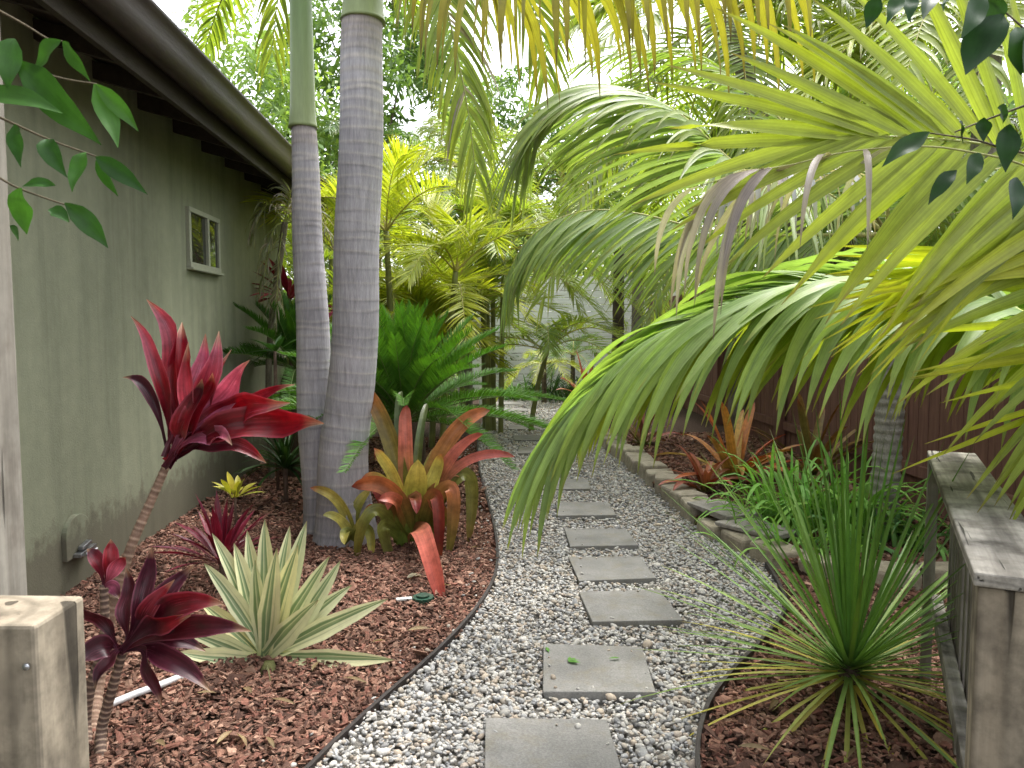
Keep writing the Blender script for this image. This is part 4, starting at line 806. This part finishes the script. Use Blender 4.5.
for tip, ctl, w_, cs, dy in [
    ((150, 300), (192, 350), 24, tc(BUR, RED, PNK), .1), ((131, 316), (176, 372), 17, tc(BUR, RED, PNK), -.05), ((121, 376), (160, 372), 14, tc(DRK, BUR, DRK), .02),
    ((182, 322), (184, 400), 26, tc(BUR, RED, RED), .12), ((188, 342), (200, 420), 20, tc(BUR, PNK, RED), -.1), ((206, 334), (192, 410), 24, tc(BUR, RED, PNK), .15),
    ((219, 331), (212, 405), 24, tc(BUR, RED, PNK), -.05), ((228, 348), (208, 420), 20, tc(RED, RED, RED), .1), ((256, 362), (208, 408), 30, tc(BUR, PNK, PNK), -.08), ((296, 386), (228, 398), 15, tc(RED, RED, RED), .06),
    ((288, 404), (222, 396), 34, tc(BUR, RED, RED), -.1), ((329, 424), (235, 412), 36, tc(BUR, RED, RED), -.16), ((234, 448), (210, 414), 22, tc(RED, PNK, PNK), -.18), ((266, 462), (222, 424), 18, tc(BUR, BUR, RED), -.1),
    ((200, 380), (188, 425), 22, tc(BUR, RED, BUR), -.14), ((240, 396), (205, 425), 24, tc(BUR, BUR, RED), .05), ((215, 372), (196, 418), 22, tc(BUR, RED, RED), -.12)]:
    tileaf(ti, (168 + RNG.uniform(-3, 4), 463 + RNG.uniform(-6, 4)), YT, tip, ctl, w_ * .92, cs, dy, wave=.32, fold=.7)
tb1 = G(112, 772); t2 = thing('cordyline', (tb1.x, tb1.y, 0), 'burgundy cordyline with spreading dull purple red leaves, low by the left post', 'cordyline')
ringstem(t2, [(tb1.x - .03, tb1.y, -.05), P(101, 735, 2.52), P(112, 690, 2.52), P(124, 648, 2.52)], .02, .014, (.13, .085, .07))
ringstem(t2, [(tb1.x - .09, tb1.y + .06, -.05), P(86, 730, 2.6), P(90, 690, 2.62), P(104, 640, 2.64), P(104, 585, 2.66)], .02, .014, (.13, .085, .07))
for tip, ctl, w_, cs, dy in [
    ((152, 546), (146, 600), 19, tc(DRK, BUR, BUR), .05), ((193, 566), (150, 605), 22, tc(DRK, BUR, BUR), .08), ((221, 604), (165, 590), 27, tc(DRK, BUR, RED), -.08), ((249, 630), (180, 618), 24, tc(BUR, BUR, BUR), -.14),
    ((79, 604), (100, 612), 24, tc(DRK, BUR, DRK), -.06), ((76, 662), (100, 640), 24, tc(DRK, BUR, DRK), -.15), ((210, 690), (160, 640), 22, tc(BUR, BUR, BUR), -.18), ((158, 708), (158, 640), 20, tc(DRK, BUR, BUR), -.2),
    ((128, 568), (130, 610), 20, tc(DRK, BUR, BUR), .12), ((205, 650), (160, 628), 20, tc(DRK, BUR, BUR), -.05), ((172, 580), (142, 620), 20, tc(DRK, BUR, RED), .0), ((96, 690), (108, 650), 16, tc(DRK, BUR, DRK), -.1), ((188, 618), (150, 615), 24, tc(DRK, BUR, RED), -.1)]:
    tileaf(t2, (124, 650), 2.52, tip, ctl, w_ * 1.0, cs, dy, wave=.2, fold=.5)
for tip, ctl, w_, cs, dy in [((87, 549), (100, 555), 12, tc(BUR, RED, BUR), 0), ((111, 539), (112, 560), 13, tc(BUR, RED, RED), .03), ((126, 556), (115, 565), 12, tc(BUR, PNK, RED), -.03), ((120, 600), (112, 578), 11, tc(BUR, PNK, BUR), -.06)]:
    tileaf(t2, (104, 588), 2.66, tip, ctl, w_ * 1.2, cs, dy)
def tuft(name, x, y, z, label, cat, K, L, W, el, c1, c2, ct, mat_, prof='strap', droop=.6, n=6, m=2, stem=None, fold=.35, part='leaves', S=None, ljit=.2, root=.02, cb=None):
    o = thing(name, (x, y, 0), label, cat)
    if stem: b = MB(); tube(b, [(x, y, -.05), (x, y, z * .5), (x, y, z)], stem, 8, (.12, .08, .06)); b.build('stem', M['stem'], o)
    az = np.arange(K) * 2.39996 + RNG.uniform(0, 6); e = R(1) * RNG.uniform(el[0], el[1], K)
    D = np.stack([np.cos(az) * np.cos(e), np.sin(az) * np.cos(e), np.sin(e)], 1); p = np.array([x, y, z]) + D * np.array([1, 1, 0]) * root + RNG.normal(0, root * .4, (K, 3)) * np.array([1, 1, .3])
    ca = jitcol(mixcol(c1, c2, RNG.uniform(0, 1, K)), K, .12, .06); S_ = np.stack([-np.sin(az), np.cos(az), 0 * az], 1)
    mb = MB(); blades(mb, p, D, L * RNG.uniform(1 - ljit, 1 + ljit, K), W * RNG.uniform(.85, 1.15, K), S_, [(0, ca * .9 if cb is None else np.broadcast_to(np.array(cb), (K, 3))), (.3, ca), (.85, ca * 1.05), (1, np.asarray(ct))], n=n, m=m, droop=droop * RNG.uniform(.6, 1.4, K), prof=prof, fold=fold, twist=RNG.normal(0, .25, K))
    mb.build(part, M[mat_], o); return o
c = G(222, 583); tuft('cordyline', c.x, c.y, .12, 'small dark crimson cordyline with narrow leaves behind the variegated plant', 'cordyline', 46, .36, .034, (15, 85), (.1, .006, .02), (.2, .012, .035), (.12, .01, .02), 'ti', 'ti', .5, stem=.014, m=2, n=7)
c = P(296, 270, 7.9); tuft('cordyline', -2.3, 7.9, 1.75, 'dark red cordyline on a tall stem behind the slim trunk', 'cordyline', 22, .55, .07, (0, 80), (.12, .006, .018), (.25, .012, .03), RED, 'ti', 'ti', .7, stem=.02, m=2, n=7)
tuft('cordyline', -1.82, 8.2, 1.65, 'pink and red cordyline head peeping between the twin trunks', 'cordyline', 18, .45, .08, (-10, 70), (.3, .01, .03), PNK, RED, 'ti', 'ti', .9, stem=.02, m=2, n=7)
# ------------------------------------------------------------------ variegated agave like plant
YA = 3.25; ga = G(268, 672); ag = thing('variegated_furcraea', (ga.x, ga.y, 0), 'cream and green striped rosette with sword leaves on the mulch', 'succulent')
b = MB(); tube(b, [(ga.x, ga.y, -.03), (ga.x, ga.y + .01, .0), (ga.x, ga.y + .02, .04)], [.03, .035, .02], 10, (.2, .2, .08)); b.build('stem', M['stem'], ag)
CRM = (.68, .68, .42)
for (tip, ctl, w_, dy) in [((212, 533), (246, 590), 17, .15), ((204, 563), (240, 600), 17, .05), ((234, 543), (252, 600), 19, .12), ((247, 530), (256, 590), 18, .25), ((265, 519), (268, 590), 22, .2), ((290, 526), (280, 590), 19, .25), ((307, 521), (288, 595), 22, .1),
                           ((277, 548), (270, 620), 21, -.1), ((330, 556), (298, 610), 20, .02), ((341, 560), (310, 615), 18, .12), ((298, 545), (280, 610), 24, -.05), ((318, 600), (285, 635), 22, -.15), ((388, 599), (320, 630), 20, .0), ((395, 660), (325, 660), 17, -.12),
                           ((186, 632), (225, 640), 17, .05), ((178, 652), (220, 660), 17, -.08), ((352, 585), (300, 625), 20, .1), ((198, 600), (235, 625), 17, .2), ((255, 560), (262, 610), 20, .0), ((180, 618), (225, 640), 14, .25)]:
    mb = MB(); a = P(268 + RNG.uniform(-6, 6), 660 + RNG.uniform(-4, 5), YA); col = jitcol(CRM, 1, .06, .03)[0]
    bez_leaf(mb, a, P(*ctl, YA + dy * .5), P(*tip, YA + dy), w_ * YA / F * 1.12, (RNG.uniform(-.3, .3), -1, .55), [(0, col * np.array([.75, .85, .5])), (.25, col), (.96, col), (1, (.3, .2, .1))], n=14, m=8, prof='agave', fold=.4, roll=RNG.uniform(-.25, .25), wave=.02); mb.build('leaf', M['agave'], ag)
mb = MB(); bez_leaf(mb, P(266, 664, YA - .02), P(258, 672, YA - .2), P(277, 718, YA - .4), 20 * YA / F, (0, -1, .3), [(0, (.3, .35, .12)), (.45, CRM), (.7, (.3, .26, .14)), (1, (.2, .13, .09))], n=14, m=6, prof='agave', fold=.3); mb.build('leaf', M['strap_leaf'], ag)['label'] = 'withered lower leaf with brown tip'

# ------------------------------------------------------------------ big bromeliad by the path
YB = 4.95; gb = G(412, 556); br = thing('bromeliad', (gb.x, gb.y, 0), 'large orange red and olive bromeliad beside the palm trunks and path', 'bromeliad')
ORG, SAL, OLV, YLO, RDB = (.42, .13, .05), (.46, .13, .095), (.18, .19, .04), (.48, .42, .1), (.2, .03, .025)
def bl(start, via, tip, w_, cols, dy, dv=None, fold=.45, prof='brom', nh=None, par=None):
    mb = MB(); a = P(*start, YB); dv = dy * .5 if dv is None else dv
    # control so that the curve passes through via at its middle
    A, V, E = a, P(*via, YB + dv), P(*tip, YB + dy); C = V * 2 - (A + E) / 2
    bez_leaf(mb, A, C, E, w_ * YB / F * .95, nh or (RNG.uniform(-.3, .3), -1, .5), cols, n=16, m=6, prof=prof, fold=fold, roll=RNG.uniform(-.6, .6), wave=.09); return mb.build('leaf', M['brom'], par or br)
C4 = lambda a, b_, c, d=None: [(0, np.array(a) * np.array([.8, 1, .8])), (.3, np.array(a) * .5 + np.array(b_) * .5), (.55, b_), (.88, c), (1, d or c)]
BB = (412, 532)
bl(BB, (385, 425), (357, 388), 19, C4(OLV, (.2, .14, .04), ORG, RDB), .3, .12)
bl(BB, (405, 450), (407, 405), 17, C4(OLV, SAL, SAL, RDB), .12)
bl(BB, (447, 444), (490, 410), 19, C4(OLV, (.4, .16, .06), ORG, (.25, .1, .05)), .15)
bl(BB, (450, 462), (483, 434), 15, C4(OLV, SAL, (.42, .09, .06), RDB), -.05)
bl(BB, (460, 466), (515, 457), 12, C4(OLV, SAL, (.5, .12, .11), SAL), .05)
bl(BB, (396, 482), (374, 448), 14, C4(OLV, YLO, YLO, SAL), -.15)
bl((414, 540), (415, 500), (418, 459), 28, C4((.17, .2, .04), (.25, .27, .05), YLO, YLO), -.1, fold=.6, nh=(0, -1, .1))
bl((418, 540), (432, 490), (442, 454), 20, C4(OLV, YLO, YLO, ORG), -.05)
bl((405, 540), (392, 492), (352, 486), 20, C4(OLV, (.3, .1, .04), ORG, RDB), -.2, -.16)
bl((405, 540), (372, 512), (358, 572), 15, C4(OLV, OLV, (.2, .18, .04), (.2, .12, .04)), -.15, -.2)
bl((412, 536), (424, 536), (443, 612), 20, C4((.3, .12, .05), SAL, (.5, .1, .07), (.4, .05, .05)), -.98, -.55, fold=.15, nh=(.1, -1, .6))
bl((420, 536), (450, 488), (447, 560), 17, C4(OLV, ORG, (.2, .14, .04), OLV), -.1, -.16)
bl((420, 530), (466, 475), (468, 545), 17, C4(OLV, OLV, (.18, .17, .05), (.25, .17, .05)), .12, .08)
bl((420, 538), (436, 496), (440, 570), 15, C4(OLV, (.25, .05, .03), RDB, ORG), -.22, -.2)
bl((405, 540), (383, 528), (396, 570), 14, C4(OLV, OLV, (.14, .13, .04), RDB), -.1, -.18)
bl(BB, (400, 430), (402, 392), 12, C4(OLV, (.06, .09, .03), (.08, .1, .04)), .5, .25)
bl(BB, (420, 440), (427, 404), 10, C4(OLV, (.06, .09, .03), (.09, .11, .035)), .45, .22)
bl((408, 535), (385, 500), (366, 478), 18, C4(OLV, RDB, (.25, .05, .05), RDB), .1)
bl((416, 538), (440, 520), (428, 500), 18, C4(OLV, (.2, .2, .05), ORG), -.15)
bl((410, 538), (432, 470), (468, 446), 17, C4(OLV, (.3, .12, .05), (.25, .1, .06), RDB), .22)
bl((408, 538), (400, 505), (378, 500), 16, C4(OLV, ORG, SAL, RDB), -.28)
for k in range(9):
    a = k * 2.4; ex, ey = 412 + 52 * math.cos(a), 470 - 34 * math.sin(a) + 10; bl(BB, (412 + 30 * math.cos(a), 480 - 18 * math.sin(a)), (ex, ey), 15, [C4(OLV, (.2, .18, .04), ORG), C4(OLV, YLO, SAL), C4(OLV, (.28, .12, .05), RDB)][k % 3], .35 * math.sin(a) + .1, wave=.0) if False else bl(BB, (412 + 30 * math.cos(a), 480 - 18 * math.sin(a)), (ex, ey), 15, [C4(OLV, (.2, .18, .04), ORG), C4(OLV, YLO, SAL), C4(OLV, (.28, .12, .05), RDB)][k % 3], .35 * math.sin(a) + .1)
pp_ = G(352, 548); pu = thing('bromeliad', (pp_.x, pp_.y, 0), 'small yellow olive bromeliad pup tucked against the palm base', 'bromeliad')
for s, v_, e, w_, cl_, dy in [((352, 545), (340, 503), (310, 488), 12, C4(OLV, YLO, (.4, .3, .08), SAL), -.05), ((352, 545), (342, 522), (323, 515), 11, C4(OLV, YLO, (.42, .4, .12)), -.1), ((352, 545), (356, 512), (370, 490), 13, C4(OLV, OLV, YLO), .05), ((352, 545), (345, 520), (348, 490), 13, C4(OLV, OLV, (.2, .14, .05)), .1), ((352, 545), (365, 520), (375, 505), 13, C4(OLV, YLO, ORG), -.1), ((352, 545), (346, 532), (345, 545), 12, C4(OLV, OLV, YLO), -.2), ((352, 545), (368, 530), (372, 562), 12, C4(OLV, OLV, YLO), -.15)]:
    bl(s, v_, e, w_, cl_, dy, par=pu)
# ------------------------------------------------------------------ spiky plant on the right
gy = Vector((1.3, 2.84, 0)); yu = thing('spiky_dracaena', gy, 'spiky green rosette of long narrow leaves beside the gate', 'spiky plant')
b = MB(); tube(b, [(gy.x, gy.y, -.05), (gy.x, gy.y, .08), (gy.x, gy.y, .13), (gy.x, gy.y, .18)], [.05, .045, .045, .02], 14, (.1, .075, .05)); b.build('stem', M['bark'], yu)
def spikes(K, el, L, droop, c1, c2, ct, W=.0165, name='leaves', azc=None):
    az = np.arange(K) * 2.39996 + RNG.uniform(0, 6) if azc is None else RNG.uniform(*azc, K); e = R(1) * RNG.uniform(el[0], el[1], K)
    D = np.stack([np.cos(az) * np.cos(e), np.sin(az) * np.cos(e), np.sin(e)], 1); S_ = np.stack([-np.sin(az), np.cos(az), 0 * az], 1)
    z = .09 + .1 * (e - R(-35)) / R(120); p = np.stack([gy.x + .02 * np.cos(az), gy.y + .02 * np.sin(az), z], 1)
    ca = jitcol(mixcol(c1, c2, RNG.uniform(0, 1, K)), K, .12, .05); mb = MB()
    blades(mb, p, D, L * RNG.uniform(.78, 1.08, K), W * RNG.uniform(.85, 1.15, K), S_, [(0, ca * 1.1), (.25, ca), (.9, ca), (1, np.asarray(ct))], n=8, m=2, droop=droop * RNG.uniform(.5, 1.5, K), prof='yucca', fold=.35, twist=RNG.normal(0, .15, K)); return mb.build(name, M['strap_leaf'], yu)
spikes(28, (62, 89), 1.0, .08, (.08, .17, .04), (.13, .24, .055), (.1, .08, .03))
spikes(50, (30, 64), 1.0, .14, (.11, .21, .05), (.17, .29, .07), (.12, .1, .04))
spikes(46, (2, 30), .9, .26, (.15, .25, .06), (.23, .33, .08), (.2, .15, .05))
spikes(42, (-20, 10), .74, .3, (.3, .3, .06), (.5, .44, .08), (.4, .3, .12), name='lower_leaves')['label'] = 'yellowing lower leaves'
# ------------------------------------------------------------------ strap leaf clumps, small plants
def lily(x, y, z, label, K, L, W, c1, c2, sx=.25, sy=.2, el=(40, 85), droop=2.8, name='daylily', cat='daylily', mat_='strap_leaf'):
    o = thing(name, (x, y, z), label, cat); az = RNG.uniform(0, 6.283, K); e = R(1) * RNG.uniform(*el, K)
    px = x + RNG.normal(0, sx, K) * .7; py = y + RNG.normal(0, sy, K) * .7; az = np.where(RNG.uniform(0, 1, K) < .6, np.arctan2(py - y, px - x), az)
    D = np.stack([np.cos(az) * np.cos(e), np.sin(az) * np.cos(e), np.sin(e)], 1); S_ = np.stack([-np.sin(az), np.cos(az), 0 * az], 1); ca = jitcol(mixcol(c1, c2, RNG.uniform(0, 1, K)), K, .14, .06)
    mb = MB(); blades(mb, np.stack([px, py, np.full(K, z)], 1), D, L * RNG.uniform(.65, 1.15, K), W * RNG.uniform(.8, 1.2, K), S_, [(0, ca * .8), (.4, ca), (.92, ca * 1.05), (1, (.25, .2, .06))], n=8, m=2, droop=droop * RNG.uniform(.6, 1.4, K), prof='strap', fold=.5, twist=RNG.normal(0, .2, K)); mb.build('leaves', M[mat_], o); return o
LGR = ((.17, .36, .07), (.28, .5, .11))
lily(1.98, 5.3, .06, 'bright green daylily clump nearest the stone corner', 100, .66, .028, *LGR)
lily(2.25, 5.05, .06, 'bright green daylily clump in the middle of the raised bed', 90, .66, .028, *LGR)
lily(2.32, 4.75, .06, 'broad leaved green clump in front of the palm trunk', 34, .4, .045, (.08, .18, .05), (.14, .27, .08), el=(20, 75))
lily(1.85, 4.65, .06, 'low green daylily clump behind the upright spiky leaves', 50, .38, .02, *LGR)
lily(2.6, 4.75, .06, 'green strappy clump next to the gate', 40, .36, .026, (.09, .2, .05), (.15, .3, .07))
lily(.05, 15.3, .0, 'bright green bush of narrow leaves beside the far cycad tips', 120, .55, .03, (.08, .2, .03), (.14, .3, .05), .3, .2, name='shrub', cat='shrub', el=(20, 88))
lily(.75, 15.4, .0, 'dark green strappy plant at the end of the path', 80, .8, .04, (.035, .09, .03), (.07, .14, .04), .22, .2, name='strap_plant', cat='plant', el=(35, 85))
lily(1.35, 14.8, .0, 'dark low strap leaves below the far bromeliad', 50, .6, .04, (.04, .09, .03), (.08, .14, .05), .3, .2, name='strap_plant', cat='plant')
def brom(x, y, z, label, K, L, W, c1, c2, ct, el=(25, 80), droop=.9, cat='bromeliad', m=4):
    return tuft('bromeliad', x, y, z, label, cat, K, L, W, el, c1, c2, ct, 'brom', 'brom', droop, n=9, m=m, fold=.4, root=.04, cb=(.16, .18, .05))
brom(1.95, 6.6, .1, 'orange and yellow bromeliad seen through the drooping frond', 20, .75, .085, (.5, .09, .03), (.42, .34, .07), (.4, .08, .04), (20, 85))
brom(1.62, 6.3, .08, 'small red bromeliad with curled leaves left of the orange one', 14, .4, .06, (.3, .05, .03), (.35, .15, .08), (.3, .05, .03), (10, 75), 1.6)
brom(2.4, 6.0, .08, 'brownish mottled bromeliad in front of the brown fence', 18, .55, .06, (.16, .11, .05), (.26, .16, .07), (.3, .1, .06), (10, 75), 1.4)
brom(2.75, 6.9, .08, 'tall olive bromeliad by the brown fence', 14, .7, .08, (.18, .17, .05), (.3, .16, .06), (.35, .1, .06), (35, 85), .8)
brom(1.35, 13.6, .12, 'red tipped bromeliad at the foot of the dark slender palm', 14, .85, .09, (.35, .07, .04), (.3, .13, .06), (.4, .06, .06), (30, 85), .7)
brom(1.55, 8.9, .08, 'small pinkish bromeliad far back in the raised bed', 16, .45, .06, (.32, .08, .07), (.2, .16, .06), (.4, .08, .06), (10, 80), 1.2)
c = G(236, 527); tuft('croton', c.x, c.y, .22, 'small yellow croton near the wall', 'croton', 13, .18, .05, (10, 85), (.45, .4, .05), (.3, .3, .05), (.4, .35, .05), 'glossy', 'ti', .6, stem=.008, m=2)
c = P(275, 355, 6.6); tuft('fatsia', c.x, 6.6, 1.25, 'dark green palmate leaved shrub beside the slim trunk', 'shrub', 14, .22, .055, (-30, 50), (.02, .055, .012), (.035, .085, .02), (.03, .07, .02), 'glossy', 'leaf', .5, stem=.015)
c = P(285, 450, 6.2); tuft('fern', c.x, 6.2, .3, 'dark undergrowth fern at the foot of the wall', 'fern', 60, .4, .03, (0, 80), (.015, .04, .012), (.04, .08, .02), (.03, .06, .02), 'glossy', 'strap', 1.2, stem=.02)
# dry curled palm near the eave
dp = thing('dried_palm', (-2.35, 7.2, 0), 'small half dried palm with curled grey leaflets under the gutter end', 'palm')
b = MB(); pts = catmull([(-2.3, 7.2, -.1), (-2.3, 7.2, 1.2), P(285, 222, 7.2)], 30); tube(b, pts, .03, 8, (.16, .14, .1)); b.build('trunk', M['bark'], dp)
for tip in ((252, 235), (262, 290), (300, 205), (330, 235), (275, 330), (322, 280)):
    a = P(285, 222, 7.2); e = P(*tip, 7.1); mid = (a + e) / 2 + Vector((0, 0, .22))
    frond(dp, [a, mid, e], pairs=26, L=.3, W=.014, c1=(.14, .15, .09), c2=(.3, .26, .16), yel=.5, droop=2.6, m=1, n=6, r0=.006, dead=.45, tw=1.2, jit=.3)
# ------------------------------------------------------------------ vine sprays close to the camera
def spray(name, stems, leaves, Y, label, wr, c1, c2, thick=.003):
    a = P(*stems[0][0], Y); o = thing(name, a, label, 'vine')
    b = MB()
    for s in stems:
        pts = catmull([P(*q, Y + .02 * math.sin(i)) for i, q in enumerate(s)], 16); tube(b, pts, np.linspace(thick, thick * .5, 16), 6, (.1, .08, .05))
    b.build('stem', M['stem'], o)
    for (s, e, w_) in leaves:
        dz = RNG.uniform(-.05, .05); A = P(*s, Y); E = P(*e, Y + dz); mid = (A + E) / 2 + Vector((RNG.normal(0, .006), RNG.normal(0, .01), .012)); mb = MB(); c = jitcol(mixcol(c1, c2, [RNG.uniform()]), 1, .1, .05)[0]
        bez_leaf(mb, A, mid, E, w_ * Y / F * wr, (RNG.uniform(-.6, .6), -1, RNG.uniform(-.2, .8)), [(0, c), (1, c * .9)], n=12, m=4, prof='leaf', fold=.3, wave=.06, roll=RNG.uniform(-.5, .5)); mb.build('leaf', M['glossy'], o)
    return o
spray('vine', [[(-40, -10), (20, 22), (50, 40), (62, 41)], [(-40, 40), (0, 60), (60, 78), (97, 84)], [(-40, 100), (10, 122), (50, 140), (98, 157)], [(-40, 150), (8, 183), (45, 198), (66, 205)]],
      [((60, 40), (34, 78), 28), ((62, 41), (92, 82), 20), ((15, 60), (100, 145), 42), ((-25, 92), (62, 112), 30), ((94, 84), (118, 148), 26), ((96, 84), (139, 132), 20), ((14, 124), (22, 168), 22), ((46, 138), (68, 178), 24), ((86, 152), (72, 192), 24), ((96, 157), (148, 195), 22), ((96, 160), (118, 197), 18), ((22, 186), (56, 186), 14), ((21, 188), (27, 234), 28), ((48, 210), (69, 222), 18), ((64, 203), (108, 248), 26), ((10, 226), (18, 241), 8), ((15, 40), (8, 90), 30)],
      1.5, 'spray of glossy mid green leaves hanging in front of the eave at the upper left', .82, (.018, .06, .012), (.06, .16, .025))
spray('vine', [[(1060, 95), (1024, 106), (975, 124), (955, 132)], [(1060, 160), (1010, 150), (975, 140), (930, 133)], [(1060, -20), (1000, -10), (930, -8), (870, -6)], [(1060, 60), (1020, 25), (985, -5)]],
      [((930, 133), (882, 166), 20), ((959, 122), (962, 145), 14), ((984, 118), (984, 142), 14), ((997, 108), (1003, 124), 12), ((980, 154), (967, 184), 16), ((957, 170), (928, 205), 14), ((1016, 178), (1012, 220), 20), ((1010, 124), (1006, 172), 22), ((878, -4), (866, 29), 16), ((896, -4), (886, 24), 14), ((912, -5), (909, 22), 14), ((936, -5), (923, 19), 14), ((984, -4), (962, 38), 20), ((1002, 13), (966, 76), 36), ((1018, 26), (1020, 76), 32), ((1000, -5), (990, 30), 22), ((1035, 20), (1030, 130), 28), ((948, -5), (942, 12), 14)],
      1.6, 'dark leaved branch hanging from the top right corner before the palm frond', 1.1, (.012, .04, .01), (.03, .075, .02))
